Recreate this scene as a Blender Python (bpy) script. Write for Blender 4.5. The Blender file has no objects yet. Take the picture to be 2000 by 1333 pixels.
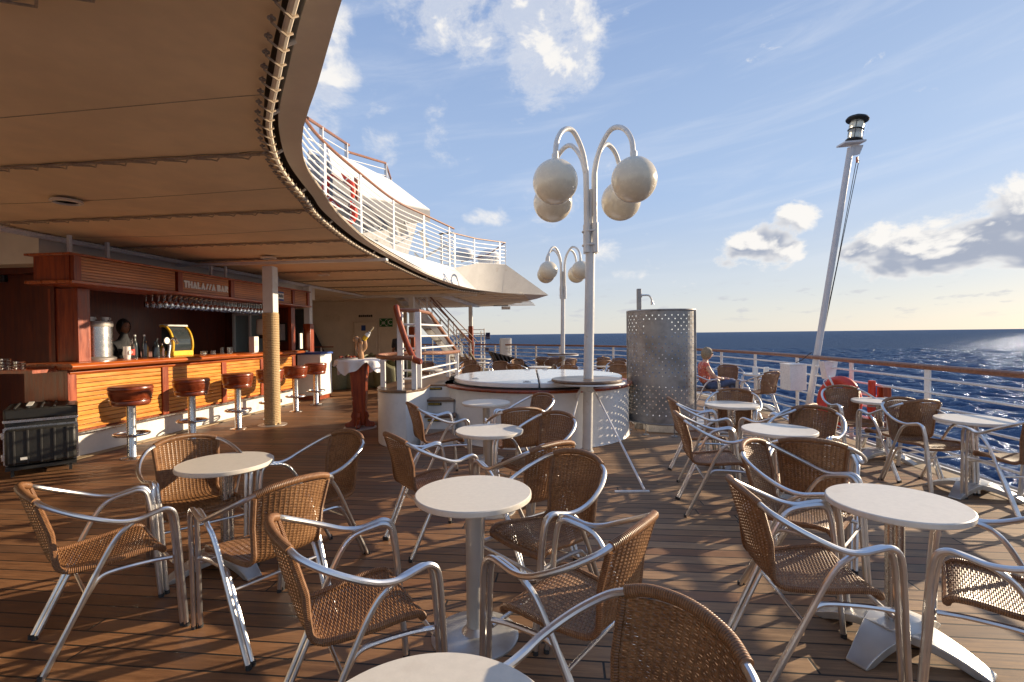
import bpy, math, random
import numpy as np
from mathutils import Vector, Matrix
random.seed(7); RNG = np.random.RandomState(5)
PI = math.pi; R = math.radians
scn = bpy.context.scene
COL = scn.collection

# ---------------------------------------------------------------- camera
TH = R(6.2)                      # the camera looks 6.2 deg to the left of the ship's axis (+Y)
def C(x, d, z=None):             # ground point: x right of / d ahead of the camera -> ship frame
    X = x*math.cos(TH) - d*math.sin(TH); Y = x*math.sin(TH) + d*math.cos(TH)
    return (X, Y) if z is None else (X, Y, z)
cam_d = bpy.data.cameras.new('camera'); cam = bpy.data.objects.new('camera', cam_d); COL.objects.link(cam)
cam_d.sensor_width = 36; cam_d.lens = 36*0.966/2; cam_d.clip_end = 60000; cam_d.clip_start = .05
cam.matrix_world = (Matrix.Translation((0, 0, 1.56)) @ Matrix.Rotation(TH, 4, 'Z')
                    @ Matrix.Rotation(R(90-.768), 4, 'X') @ Matrix.Rotation(-R(.641), 4, 'Z'))
scn.camera = cam
scn.view_settings.view_transform = 'Standard'; scn.view_settings.look = 'None'
scn.view_settings.exposure = 0.74; scn.view_settings.gamma = 1.0

# ---------------------------------------------------------------- node helper
class NT:
    def __init__(s, tree): s.t = tree
    def n(s, typ, **kw):
        nd = s.t.nodes.new(typ)
        for k, v in kw.items(): setattr(nd, k, v)
        return nd
    def put(s, sock, v):
        if v is None: return
        if hasattr(v, 'links') or isinstance(v, bpy.types.NodeSocket): s.t.links.new(v, sock)
        else:
            if sock.type in ('RGBA',) and len(v) == 3: v = (*v, 1)
            sock.default_value = v
    def m(s, op, a, b=None, c=None, clamp=False):
        nd = s.n('ShaderNodeMath', operation=op); nd.use_clamp = clamp
        s.put(nd.inputs[0], a); s.put(nd.inputs[1], b)
        if c is not None: s.put(nd.inputs[2], c)
        return nd.outputs[0]
    def v(s, op, a, b=None):
        nd = s.n('ShaderNodeVectorMath', operation=op); s.put(nd.inputs[0], a)
        if b is not None: s.put(nd.inputs[3] if op == 'SCALE' else nd.inputs[1], b)
        return nd.outputs[1] if op in ('LENGTH', 'DOT_PRODUCT') else nd.outputs[0]
    def comb(s, x, y, z=0.):
        nd = s.n('ShaderNodeCombineXYZ')
        for i, q in enumerate((x, y, z)): s.put(nd.inputs[i], q)
        return nd.outputs[0]
    def sep(s, a):
        nd = s.n('ShaderNodeSeparateXYZ'); s.put(nd.inputs[0], a); return nd.outputs
    def mix(s, f, a, b, mode='MIX'):
        nd = s.n('ShaderNodeMix', data_type='RGBA', blend_type=mode)
        s.put(nd.inputs[0], f); s.put(nd.inputs[6], a); s.put(nd.inputs[7], b); return nd.outputs[2]
    def noise(s, vec, scale, detail=3., rough=.55, dist=0., out=0):
        nd = s.n('ShaderNodeTexNoise'); s.put(nd.inputs['Vector'], vec)
        nd.inputs['Scale'].default_value = scale; nd.inputs['Detail'].default_value = detail
        nd.inputs['Roughness'].default_value = rough; nd.inputs['Distortion'].default_value = dist
        return nd.outputs[out]
    def ramp(s, f, a, b, lo=0., hi=1.):
        nd = s.n('ShaderNodeMapRange', interpolation_type='SMOOTHSTEP')
        for i, q in enumerate((f, a, b, lo, hi)): s.put(nd.inputs[i], q)
        return nd.outputs[0]
    def white(s, vec):
        nd = s.n('ShaderNodeTexWhiteNoise', noise_dimensions='3D'); s.put(nd.inputs[0], vec); return nd.outputs[0]
    def bump(s, h, strength=.3, dist=.01, nrm=None):
        nd = s.n('ShaderNodeBump'); nd.inputs['Strength'].default_value = strength
        nd.inputs['Distance'].default_value = dist; s.put(nd.inputs['Height'], h)
        if nrm: s.put(nd.inputs['Normal'], nrm)
        return nd.outputs[0]

# ---------------------------------------------------------------- sky and sun
SUN_AZ = R(58.8); SUN_EL = R(15.5)
world = bpy.data.worlds.new('World'); scn.world = world; world.use_nodes = True
w = NT(world.node_tree); world.node_tree.nodes.clear()
sky = w.n('ShaderNodeTexSky', sky_type='NISHITA'); sky.sun_disc = False
sky.sun_elevation = SUN_EL; sky.sun_rotation = SUN_AZ; sky.air_density = 1.0; sky.dust_density = .6; sky.ozone_density = 2.0; sky.altitude = 10
dirv = w.v('NORMALIZE', w.n('ShaderNodeTexCoord').outputs['Generated'])
dx, dy, dz = w.sep(dirv)
DEG = 180/PI
az = w.m('MULTIPLY', w.m('ARCTAN2', dx, dy), DEG)               # degrees right of the bow axis
el = w.m('MULTIPLY', w.m('ARCSINE', dz), DEG)
def cloud_density(az, el, det=8.):
    p = w.comb(w.m('MULTIPLY', az, .1), w.m('MULTIPLY', el, .15), 3.7)
    big = w.noise(p, 1.6, det, .62, .25)
    masks = None
    #        az    el   ra   re   k
    for a, e, ra, re, k in ((-1.5, 32, 8, 9, 1.05), (-12, 34, 11, 7, .9), (-26.5, 27, 4, 8, .9), (-20.5, 21, 3, 4, .6), (-15, 22, 2.5, 4, .5),
                            (20.6, 8.6, 5.2, 3.4, 1.), (23.5, 11, 3, 2.6, .8), (33, 7.2, 9, 3.9, 1.05), (42, 8.2, 11, 5, 1.1), (60, 8, 16, 6, 1),
                            (-8.6, 13.4, 3.6, 1.5, .8), (4.6, 9.2, 2.3, 2.1, .65), (7, 6.5, 2.6, 1, .6), (-70, 25, 25, 12, .9), (120, 20, 40, 12, .8)):
        q = w.m('ADD', w.m('POWER', w.m('DIVIDE', w.m('SUBTRACT', az, a), ra), 2.), w.m('POWER', w.m('DIVIDE', w.m('SUBTRACT', el, e), re), 2.))
        q = w.m('MULTIPLY', w.m('SUBTRACT', 1., q, clamp=True), k)
        masks = q if masks is None else w.m('MAXIMUM', masks, q)
    return w.m('ADD', w.m('MULTIPLY', w.m('SUBTRACT', big, .5), 2.5), w.m('SUBTRACT', w.m('MULTIPLY', masks, .85), .36))
# az/el powers of negatives: use absolute values inside POWER
_m = w.m
def m2(op, a, b=None, c=None, clamp=False):
    if op == 'POWER': return _m('MULTIPLY', a, a)
    return _m(op, a, b, c, clamp)
w.m = m2
d0 = cloud_density(az, el)
s0 = cloud_density(az, el, 3.5); s1 = cloud_density(w.m('ADD', az, 1.6), w.m('ADD', el, 1.5), 3.5)
cov = w.ramp(d0, w.ramp(az, 0., 14., -.16, -.02), w.ramp(az, 0., 14., .62, .30))
lit = w.ramp(w.m('ADD', w.m('SUBTRACT', s0, s1), w.m('SUBTRACT', w.m('MULTIPLY', w.m('SUBTRACT', d0, s0), .8), w.ramp(az, 8., 18., 0., .13))), -.04, .30)
thick = w.ramp(s0, .0, .55)
# low small puffs near the horizon
pp = w.comb(w.m('MULTIPLY', az, .35), w.m('MULTIPLY', el, 1.25), 9.)
puff = w.noise(pp, 1.0, 5., .55, .1)
band = w.m('MULTIPLY', w.ramp(el, .6, 2.2), w.ramp(el, 6., 3.2))
pc = w.m('MULTIPLY', w.ramp(puff, .56, .68), w.m('MULTIPLY', band, .5))
# thin cirrus streaks
cs = w.comb(w.m('ADD', w.m('MULTIPLY', az, .05), w.m('MULTIPLY', el, -.10)), w.m('ADD', w.m('MULTIPLY', el, .30), w.m('MULTIPLY', az, -.03)), 1.)
cir = w.noise(cs, 1.1, 6., .6, .6)
cc = w.m('MULTIPLY', w.ramp(cir, .45, .85), w.m('MULTIPLY', w.ramp(el, 2., 9.), .30))
grad = w.mix(w.ramp(el, 12., 46.), (3.5, 4.7, 6.9), (2.0, 3.05, 5.5))
grad = w.mix(w.ramp(el, 1., 16.), (5.6, 5.9, 6.3), grad)
grad = w.mix(w.ramp(el, -1., 5.), (6.3, 6.2, 5.8), grad)
grad = w.mix(1., grad, w.mix(w.ramp(w.m('ABSOLUTE', w.m('SUBTRACT', az, 62.)), 0., 75.), (1.12, 1.08, 1.02), (1., 1., 1.)), 'MULTIPLY')
skyc = w.mix(.86, sky.outputs[0], grad)
LITC = (8.0, 7.75, 7.4); SHC = w.mix(w.ramp(az, 0., 14.), (4.8, 5.3, 6.4), (3.2, 3.55, 4.4))
ccol = w.mix(w.m('MULTIPLY', w.m('SUBTRACT', 1., lit), thick), LITC, SHC)
out = w.mix(cc, skyc, (7.2, 7.4, 7.8))
out = w.mix(pc, out, (4.6, 4.7, 5.2))
out = w.mix(w.m('MULTIPLY', cov, .96), out, ccol)
bg = w.n('ShaderNodeBackground'); w.put(bg.inputs[0], out); bg.inputs[1].default_value = .074
wo = w.n('ShaderNodeOutputWorld'); world.node_tree.links.new(bg.outputs[0], wo.inputs[0])
sun_d = bpy.data.lights.new('sun', 'SUN'); sun = bpy.data.objects.new('sun', sun_d); COL.objects.link(sun)
sun_d.energy = 4.8; sun_d.angle = R(.5); sun_d.color = (1, .80, .56)
SD = Vector((math.sin(SUN_AZ)*math.cos(SUN_EL), math.cos(SUN_AZ)*math.cos(SUN_EL), math.sin(SUN_EL)))
sun.rotation_euler = SD.to_track_quat('Z', 'Y').to_euler(); sun.location = SD*60

# ---------------------------------------------------------------- materials
def new_mat(name):
    m = bpy.data.materials.new(name); m.use_nodes = True; m.node_tree.nodes.clear()
    t = NT(m.node_tree); o = t.n('ShaderNodeOutputMaterial'); b = t.n('ShaderNodeBsdfPrincipled')
    m.node_tree.links.new(b.outputs[0], o.inputs[0]); return m, t, b
def geo_pos(t): return t.n('ShaderNodeNewGeometry').outputs['Position']
def obj_pos(t): return t.n('ShaderNodeTexCoord').outputs['Object']
def plain(name, col, rough=.5, metal=0., var=.12, scale=9., bump=0., bscale=60., coat=0., rvar=.1, spec=.5, trans=0., wear=None):
    m, t, b = new_mat(name); P = obj_pos(t)
    n1 = t.noise(P, scale, 4.); n2 = t.noise(P, scale*6, 3.)
    f = t.m('ADD', t.m('MULTIPLY', n1, .7), t.m('MULTIPLY', n2, .3))
    c1 = tuple(min(1, c*(1+var)) for c in col); c0 = tuple(c*(1-var) for c in col)
    colr = t.mix(t.ramp(f, .35, .65), c0, c1)
    if wear:
        wf = t.ramp(t.noise(P, wear[1], 5., .65), .60, .68); colr = t.mix(t.m('MULTIPLY', wf, wear[2]), colr, wear[0])
    t.put(b.inputs['Base Color'], colr)
    t.put(b.inputs['Roughness'], t.ramp(n2, .3, .7, max(.02, rough-rvar), min(1, rough+rvar)))
    b.inputs['Metallic'].default_value = metal; b.inputs['Coat Weight'].default_value = coat; b.inputs['Coat Roughness'].default_value = .12
    b.inputs['Specular IOR Level'].default_value = spec
    if trans: b.inputs['Transmission Weight'].default_value = trans
    if bump: t.put(b.inputs['Normal'], t.bump(t.noise(P, bscale, 3.), bump, .004))
    return m
def wood(name, c0, c1, axis=0, rough=.3, coat=.5, scale=5., groove=None, gaxis=2):
    m, t, b = new_mat(name); P = obj_pos(t); x = list(t.sep(P))
    s = [14., 14., 14.]; s[axis] = 1.2
    q = t.comb(*[t.m('MULTIPLY', x[i], s[i]) for i in range(3)])
    g = t.noise(q, scale*.35, 6., .65, .25); g2 = t.noise(P, 1.7, 2.)
    col = t.mix(t.ramp(g, .3, .7), c0, c1); col = t.mix(t.ramp(g2, .35, .7, 0, .35), col, tuple(c*.6 for c in c0))
    if groove:
        k = t.m('DIVIDE', x[gaxis], groove); bd = t.m('FLOOR', k); wv = t.white(t.comb(bd, 3., 5.))
        col = t.mix(t.m('MULTIPLY', wv, .45), col, tuple(min(1, c*1.5) for c in c1))
    t.put(b.inputs['Base Color'], col); t.put(b.inputs['Roughness'], t.ramp(g, .3, .7, rough-.06, rough+.1))
    b.inputs['Coat Weight'].default_value = coat; b.inputs['Coat Roughness'].default_value = .15
    t.put(b.inputs['Normal'], t.bump(g, .08, .003)); return m
def teak_deck():
    m, t, b = new_mat('teak_planks'); P = geo_pos(t); x, y, z = t.sep(P)
    W = .118
    row = t.m('FLOOR', t.m('DIVIDE', y, W)); fy = t.m('SUBTRACT', t.m('DIVIDE', y, W), row)
    off = t.m('MULTIPLY', t.white(t.comb(row, 1.3, 2.)), 23.)
    L = 3.7; cx = t.m('DIVIDE', t.m('ADD', x, off), L); col = t.m('FLOOR', cx); fx = t.m('SUBTRACT', cx, col)
    rnd = t.white(t.comb(row, col, 4.)); rnd2 = t.white(t.comb(col, row, 9.))
    gv = t.comb(t.m('ADD', t.m('MULTIPLY', x, 2.4), t.m('MULTIPLY', rnd, 40.)), t.m('MULTIPLY', y, 30.), rnd)
    grain = t.noise(gv, 1.6, 7., .7, .5); blot = t.noise(P, .9, 5., .6); fine = t.noise(P, 35., 4.)
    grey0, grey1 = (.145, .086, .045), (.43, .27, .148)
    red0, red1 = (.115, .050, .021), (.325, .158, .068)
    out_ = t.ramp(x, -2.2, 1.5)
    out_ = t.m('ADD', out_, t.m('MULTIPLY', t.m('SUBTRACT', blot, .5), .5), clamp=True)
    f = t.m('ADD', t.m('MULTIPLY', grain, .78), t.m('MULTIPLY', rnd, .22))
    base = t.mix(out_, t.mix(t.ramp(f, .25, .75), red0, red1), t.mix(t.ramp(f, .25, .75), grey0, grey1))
    base = t.mix(t.m('MULTIPLY', t.ramp(rnd2, .72, .95), .5), base, (.19, .075, .034)); base = t.mix(t.ramp(rnd2, .25, .05, 0., .35), base, (.10, .075, .055))
    base = t.mix(t.ramp(t.noise(P, 2.3, 6., .7), .56, .74, 0., .35), base, (.07, .045, .03))
    ey = t.m('MULTIPLY', t.m('MINIMUM', fy, t.m('SUBTRACT', 1., fy)), W)
    ex = t.m('MULTIPLY', t.m('MINIMUM', fx, t.m('SUBTRACT', 1., fx)), L)
    e = t.m('MINIMUM', ey, ex)
    seam = t.ramp(t.m('ADD', e, t.m('MULTIPLY', t.m('SUBTRACT', fine, .5), .0015)),   .0044, .0068, 1., 0.)
    base = t.mix(seam, base, (.012, .011, .010))
    t.put(b.inputs['Base Color'], base)
    t.put(b.inputs['Roughness'], t.m('ADD', t.ramp(grain, .3, .7, .42, .62), t.m('MULTIPLY', out_, .12)))
    h = t.m('ADD', t.m('MULTIPLY', t.m('SUBTRACT', 1., seam), 1.), t.m('MULTIPLY', grain, .35))
    t.put(b.inputs['Normal'], t.bump(h, .45, .004)); return m
def wicker(name, c0, c1, wrap=None):
    m, t, b = new_mat(name); P = obj_pos(t); uv = t.n('ShaderNodeTexCoord').outputs['UV']; u, v, _ = t.sep(uv)
    n1 = t.noise(P, 60., 3.); n2 = t.noise(P, 6., 3.)
    f = t.m('ADD', t.m('MULTIPLY', n1, .6), t.m('MULTIPLY', n2, .4))
    col = t.mix(t.ramp(f, .35, .65), c0, c1)
    if wrap:
        s = t.m('SINE', t.m('MULTIPLY', v, 2*PI/wrap)); gap = t.ramp(s, -1., -.35, 1., 0.)
        col = t.mix(t.m('MULTIPLY', gap, .65), col, tuple(c*.25 for c in c0))
        t.put(b.inputs['Normal'], t.bump(s, .6, .0016))
    t.put(b.inputs['Base Color'], col); b.inputs['Roughness'].default_value = .42
    return m
def aluminium():
    m, t, b = new_mat('aluminium'); P = obj_pos(t)
    n1 = t.noise(P, 5., 3., .6); n2 = t.noise(P, 30., 2.)
    t.put(b.inputs['Base Color'], t.mix(t.ramp(n1, .4, .7), (.74, .74, .745), (.58, .57, .56)))
    b.inputs['Metallic'].default_value = 1.
    t.put(b.inputs['Roughness'], t.m('ADD', t.ramp(n1, .35, .7, .27, .38), t.m('MULTIPLY', n2, .03))); return m
M = {}
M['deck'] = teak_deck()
M['white'] = plain('white_paint', (.74, .73, .70), .38, var=.05, scale=3., bump=.06, bscale=30., wear=((.5, .42, .33), 3.5, .25))
M['white2'] = plain('white_rail_paint', (.78, .77, .75), .32, var=.04, scale=6.)
M['cream'] = plain('cream_wall_paint', (.80, .72, .58), .45, var=.05, scale=2.)
M['roof_shade'] = plain('roof_shade_grey', (.15, .15, .16), .7)  # dark grey that puts the shade below the roof into the colour
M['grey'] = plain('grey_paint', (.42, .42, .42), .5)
M['canvas'] = plain('awning_canvas', (.77, .585, .37), .85, var=.08, scale=1.1, bump=.12, bscale=300.)
M['soffit'] = plain('soffit_paint', (.74, .64, .51), .55, var=.05, scale=3., bump=.1, bscale=25.)
M['rope'] = plain('lacing_rope', (.40, .31, .22), .8, var=.15, scale=60.)
M['dark'] = plain('dark_void', (.02, .018, .015), .8)
M['alu'] = aluminium()
M['gap_shade'] = plain('gap_shade_brown', (.10, .07, .045), .8)  # dark brown standing in for shade between awning and deck slab
M['steel'] = plain('stainless_steel', (.58, .57, .56), .27, 1., .04, 3., rvar=.03)
M['galv'] = plain('galvanised_sheet', (.30, .285, .27), .5, .6, .3, 2.2, bump=.05, bscale=18., rvar=.08, wear=((.15, .14, .13), 3., .45))
M['wicker'] = wicker('wicker_weave', (.165, .074, .028), (.315, .160, .066))
M['wrap'] = wicker('wicker_wrap', (.21, .092, .035), (.33, .158, .064), .0075)
M['top'] = plain('table_laminate', (.74, .685, .585), .38, var=.035, scale=40., wear=((.60, .52, .42), 7., .22), rvar=.08)
M['column'] = plain('table_column_paint', (.52, .50, .46), .38, .3, var=.03, scale=3., rvar=.04)
M['castalu'] = plain('cast_aluminium', (.52, .52, .51), .42, .75, .08, 4., rvar=.05, wear=((.36, .34, .31), 5., .4))
M['mahog'] = wood('varnished_mahogany', (.17, .021, .004), (.40, .070, .010), 2, .36, .12)
M['mahog_h'] = wood('varnished_mahogany_long', (.26, .048, .008), (.56, .135, .022), 1, .3, .3)
M['slat'] = wood('varnished_slats', (.46, .15, .022), (.72, .31, .05), 1, .3, .3, groove=.06)
M['darkwood'] = wood('dark_wood_panel', (.085, .014, .005), (.17, .034, .010), 2, .45, .08)
M['handrail'] = wood('varnished_handrail', (.20, .075, .035), (.34, .15, .075), 0, .42, .15)
M['weathered'] = wood('weathered_wood', (.10, .05, .025), (.26, .16, .09), 0, .35, .25)
M['black'] = plain('black_plastic', (.018, .018, .017), .5, bump=.35, bscale=220.)
M['grey_dark'] = plain('dark_mesh', (.045, .055, .065), .7)
M['rubber'] = plain('rubber', (.03, .03, .03), .7)
M['navy'] = plain('navy_paint', (.010, .014, .06), .35)
M['red'] = plain('lifebuoy_red', (.62, .045, .02), .45, var=.15, scale=5., wear=((.8, .35, .25), 4., .3))
M['tape'] = plain('reflective_tape', (.72, .72, .68), .3)
M['globe'] = plain('lamp_globe', (.70, .62, .47), .22, var=.05, scale=3., wear=((.48, .38, .25), 9., .12), coat=.4)
M['pole'] = plain('lamp_post_paint', (.66, .645, .61), .4, var=.06, scale=4., wear=((.4, .3, .2), 8., .4))
M['ropewrap'] = plain('rope_wrap', (.48, .34, .18), .8, var=.25, scale=70., bump=.4, bscale=200.)
M['glass'] = plain('clear_glass', (.9, .93, .92), .05, var=.02, trans=1.)
M['glass_dark'] = plain('dark_glass', (.03, .04, .045), .08, var=.1, spec=.8)
M['seatred'] = wood('stool_leather', (.15, .026, .008), (.28, .055, .014), 0, .33, .35)
M['cloth'] = plain('white_cloth', (.82, .80, .80), .75, var=.03, bump=.1)
M['green_wicker'] = plain('green_wicker', (.17, .165, .085), .6, var=.35, scale=70., bump=.5, bscale=120.)
M['darkwicker'] = plain('dark_wicker', (.05, .035, .022), .6, var=.4, scale=80., bump=.5, bscale=120.)
M['beige'] = plain('beige_slats', (.55, .44, .27), .5)
M['yellow'] = plain('yellow_plastic', (.75, .46, .03), .35)
M['skin'] = plain('skin', (.58, .32, .22), .5, var=.06, scale=20.)
M['skin_dark'] = plain('tanned_skin', (.22, .10, .055), .5, var=.06, scale=20.)
M['denim'] = plain('denim', (.07, .10, .19), .8, var=.2, scale=30., bump=.2)
M['hair'] = plain('blonde_hair', (.27, .205, .125), .6, var=.3, scale=50., bump=.5, bscale=90.)
M['hair_dark'] = plain('dark_hair', (.02, .015, .012), .5)
M['shirt'] = plain('shirt_cloth', (.015, .016, .02), .8)
M['tiles'] = plain('shower_tiles', (.70, .68, .64), .3)
M['signgreen'] = plain('sign_green', (.01, .14, .035), .5)
M['signblue'] = plain('sign_blue', (.03, .09, .35), .4)
M['signwhite'] = plain('sign_white', (.8, .8, .76), .5, var=.03)
M['amber'] = plain('amber_label', (.55, .28, .03), .4)
M['lens'] = plain('lantern_lens', (.75, .72, .60), .12, var=.15, scale=12., trans=.55)
M['brown_carving'] = wood('carved_driftwood', (.28, .12, .05), (.62, .36, .17), 2, .35, .4)
M['cushion'] = plain('greige_floor_strip', (.36, .27, .16), .6)
# floral blouse
m, t, b = new_mat('floral_blouse'); P = obj_pos(t)
vn = t.n('ShaderNodeTexVoronoi'); t.put(vn.inputs[0], P); vn.inputs['Scale'].default_value = 26
t.put(b.inputs['Base Color'], t.mix(t.ramp(t.noise(P, 22., 3.), .45, .55), (.62, .16, .09), t.mix(t.ramp(vn.outputs[0], .2, .5), (.85, .62, .5), (.5, .1, .09))))
b.inputs['Roughness'].default_value = .8; M['floral'] = m
# even blue-green pane for the bar window
m, t, b = new_mat('window_pane'); P = obj_pos(t)
b.inputs['Base Color'].default_value = (.32, .45, .47, 1); b.inputs['Roughness'].default_value = .12; b.inputs['Specular IOR Level'].default_value = .8; M['pane'] = m
# sea
m, t, b = new_mat('sea_water'); P = geo_pos(t); x, y, z = t.sep(P)
dist = t.v('LENGTH', t.comb(x, y, 0.))
q1 = t.comb(t.m('MULTIPLY', x, .55), y, 0.)
n1 = t.noise(q1, 1.1, 8., .68, .3); n2 = t.noise(q1, 5., 5., .65); n3 = t.noise(q1, .16, 8., .72)
h = t.m('ADD', n1, t.m('MULTIPLY', n2, .22)); h = t.m('ADD', h, t.m('MULTIPLY', n3, t.ramp(dist, 40., 600., .6, 22.)))
bs = t.n('ShaderNodeBump'); bs.inputs['Distance'].default_value = .9; bs.inputs['Strength'].default_value = .6; t.put(bs.inputs['Height'], h)
foam_n = t.noise(q1, .9, 7., .72, .7); foam_b = t.noise(P, .045, 3.)
near = t.ramp(dist, 26., 10., 0., .13)
crest = t.ramp(z, -10.8, -10.35, 0., .10)
foam = t.ramp(t.m('ADD', t.m('ADD', foam_n, t.m('MULTIPLY', t.m('SUBTRACT', foam_b, .5), .25)), t.m('ADD', near, crest)), .70, .80)
m.node_tree.nodes.remove(b)
dif = t.n('ShaderNodeBsdfDiffuse'); t.put(dif.inputs[0], t.mix(foam, t.mix(t.ramp(z, -11.3, -10.6), (.034, .062, .125), (.066, .112, .19)), (.62, .68, .72))); t.put(dif.inputs['Normal'], bs.outputs[0])
gl = t.n('ShaderNodeBsdfGlossy'); gl.inputs['Roughness'].default_value = .15; t.put(gl.inputs[0], (.50, .60, .84)); t.put(gl.inputs['Normal'], bs.outputs[0])
fr = t.n('ShaderNodeFresnel'); fr.inputs[0].default_value = 1.33; t.put(fr.inputs['Normal'], bs.outputs[0])
fac = t.m('MULTIPLY', t.m('MULTIPLY', fr.outputs[0], .40), t.m('SUBTRACT', 1., foam))
mx = t.n('ShaderNodeMixShader'); t.put(mx.inputs[0], fac); m.node_tree.links.new(dif.outputs[0], mx.inputs[1]); m.node_tree.links.new(gl.outputs[0], mx.inputs[2])
m.node_tree.links.new(mx.outputs[0], [n_ for n_ in m.node_tree.nodes if n_.type == 'OUTPUT_MATERIAL'][0].inputs[0])
M['sea'] = m

# ---------------------------------------------------------------- mesh builder
ROOT = {}
class MB:
    def __init__(s): s.V = []; s.F = []; s.UV = []
    def add(s, V, F, UV=None):
        o = len(s.V); s.V += [tuple(v) for v in V]
        for i, f in enumerate(F):
            s.F.append(tuple(o+k for k in f)); s.UV.append(UV[i] if UV else [(0, 0)]*len(f))
        return s
    def box(s, c, sz, rz=0., M4=None):
        x, y, z = [q/2 for q in sz]; V = [Vector((a*x, b_*y, g*z)) for g in (-1, 1) for b_ in (-1, 1) for a in (-1, 1)]
        T = Matrix.Translation(c) @ Matrix.Rotation(rz, 4, 'Z')
        if M4 is not None: T = Matrix.Translation(c) @ M4
        return s.add([T @ v for v in V], [(0, 2, 3, 1), (4, 5, 7, 6), (0, 1, 5, 4), (2, 6, 7, 3), (0, 4, 6, 2), (1, 3, 7, 5)])
    def b2(s, x0, x1, y0, y1, z0, z1): return s.box(((x0+x1)/2, (y0+y1)/2, (z0+z1)/2), (abs(x1-x0), abs(y1-y0), abs(z1-z0)))
    def beam(s, p, q, w_, h_):          # square bar between two points
        p, q = Vector(p), Vector(q); d = q-p; T = d.to_track_quat('X', 'Z').to_matrix().to_4x4()
        return s.box((p+q)/2, (d.length, w_, h_), M4=T)
    def tube(s, pts, r, n=8, closed=False, caps=True):
        pts = [Vector(p) for p in pts]; N = len(pts); rs = r if hasattr(r, '__len__') else [r]*N
        tang = [((pts[(i+1) % N] if closed or i < N-1 else pts[i]) - (pts[i-1] if closed or i > 0 else pts[i])).normalized() for i in range(N)]
        up = Vector((0, 0, 1)) if abs(tang[0].z) < .9 else Vector((1, 0, 0))
        nrm = (up - tang[0]*up.dot(tang[0])).normalized(); V = []; L = [0.]
        for i in range(N):
            if i: L.append(L[-1]+(pts[i]-pts[i-1]).length)
            nrm = (nrm - tang[i]*nrm.dot(tang[i])).normalized(); bn = tang[i].cross(nrm)
            V += [pts[i] + (nrm*math.cos(2*PI*k/n) + bn*math.sin(2*PI*k/n))*rs[i] for k in range(n)]
        F = []; U = []
        for i in range(N if closed else N-1):
            j = (i+1) % N; l1 = L[i+1] if i+1 < N else L[-1]+.05
            for k in range(n):
                k2 = (k+1) % n; F.append((i*n+k, j*n+k, j*n+k2, i*n+k2)[::-1])
                U.append([(( k+1)/n, L[i]), ((k+1)/n, l1), (k/n, l1), (k/n, L[i])])
        if caps and not closed:
            F += [tuple(range(n)), tuple(range((N-1)*n, N*n))[::-1]]; U += [[(0, 0)]*n]*2
            F[-2] = F[-2]; 
        return s.add(V, F, U)
    def cyl(s, p, q, r0, r1=None, n=16): return s.tube([p, q], [r0, r0 if r1 is None else r1], n)
    def lathe(s, prof, c=(0, 0, 0), n=32, M4=None):
        V = []; F = []; T = Matrix.Translation(c) @ (M4 or Matrix())
        for r_, z_ in prof: V += [T @ Vector((r_*math.cos(2*PI*k/n), r_*math.sin(2*PI*k/n), z_)) for k in range(n)]
        for i in range(len(prof)-1):
            for k in range(n): k2 = (k+1) % n; F.append((i*n+k, i*n+k2, (i+1)*n+k2, (i+1)*n+k))
        if prof[0][0] > 1e-4: F.append(tuple(range(n))[::-1])
        if prof[-1][0] > 1e-4: F.append(tuple((len(prof)-1)*n+k for k in range(n)))
        return s.add(V, F)
    def sphere(s, c, r, sc=(1, 1, 1), n=24, M4=None):
        pr = [(max(1e-5, math.sin(PI*i/(n//2)))*r, -math.cos(PI*i/(n//2))*r) for i in range(n//2+1)]
        T = (M4 or Matrix()) @ Matrix.Diagonal((*sc, 1)); return s.lathe(pr, c, n, T)
    def torus(s, c, R_, r, n=40, k=10, M4=None):
        T = Matrix.Translation(c) @ (M4 or Matrix())
        return s.tube([T @ Vector((R_*math.cos(2*PI*i/n), R_*math.sin(2*PI*i/n), 0)) for i in range(n)], r, k, closed=True)
    def prism(s, poly, z0, z1):
        n = len(poly); V = [(x, y, z0) for x, y in poly]+[(x, y, z1) for x, y in poly]
        return s.add(V, [tuple(range(n))[::-1], tuple(range(n, 2*n))]+[(i, (i+1) % n, n+(i+1) % n, n+i) for i in range(n)])
    def plate(s, poly3, th):            # polygon in 3-D with thickness along its normal
        P = [Vector(p) for p in poly3]; nm = (P[1]-P[0]).cross(P[2]-P[1]).normalized()*th; n = len(P)
        return s.add(P+[p+nm for p in P], [tuple(range(n))[::-1], tuple(range(n, 2*n))]+[(i, (i+1) % n, n+(i+1) % n, n+i) for i in range(n)])
    def strip(s, A, B):                 # ruled surface between two polylines
        n = len(A); return s.add(list(A)+list(B), [(i, i+1, n+i+1, n+i) for i in range(n-1)])
    def build(s, name, mat, parent=None, world=False, smooth=True, bev=0., sharp=35, kind=None, sub=0):
        me = bpy.data.meshes.new(name); V = s.V
        if world and parent is not None:
            inv = ROOT[parent.name].inverted(); V = [inv @ Vector(v) for v in V]
        me.from_pydata([tuple(v) for v in V], [], s.F); me.update()
        uvl = me.uv_layers.new(name='UVMap'); fl = [c for u in s.UV for p in u for c in p]
        if len(fl) == 2*len(me.loops): uvl.data.foreach_set('uv', fl)
        me.materials.append(M[mat] if isinstance(mat, str) else mat)
        if smooth:
            me.polygons.foreach_set('use_smooth', [True]*len(me.polygons)); me.set_sharp_from_angle(angle=R(sharp))
        o = bpy.data.objects.new(name, me); COL.objects.link(o)
        if parent is not None: o.parent = parent; ROOT[o.name] = ROOT[parent.name]
        else: ROOT[o.name] = Matrix()
        if bev:
            md = o.modifiers.new('bevel', 'BEVEL'); md.width = bev; md.segments = 2; md.limit_method = 'ANGLE'; md.angle_limit = R(50)
        if kind: o['kind'] = kind
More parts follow.
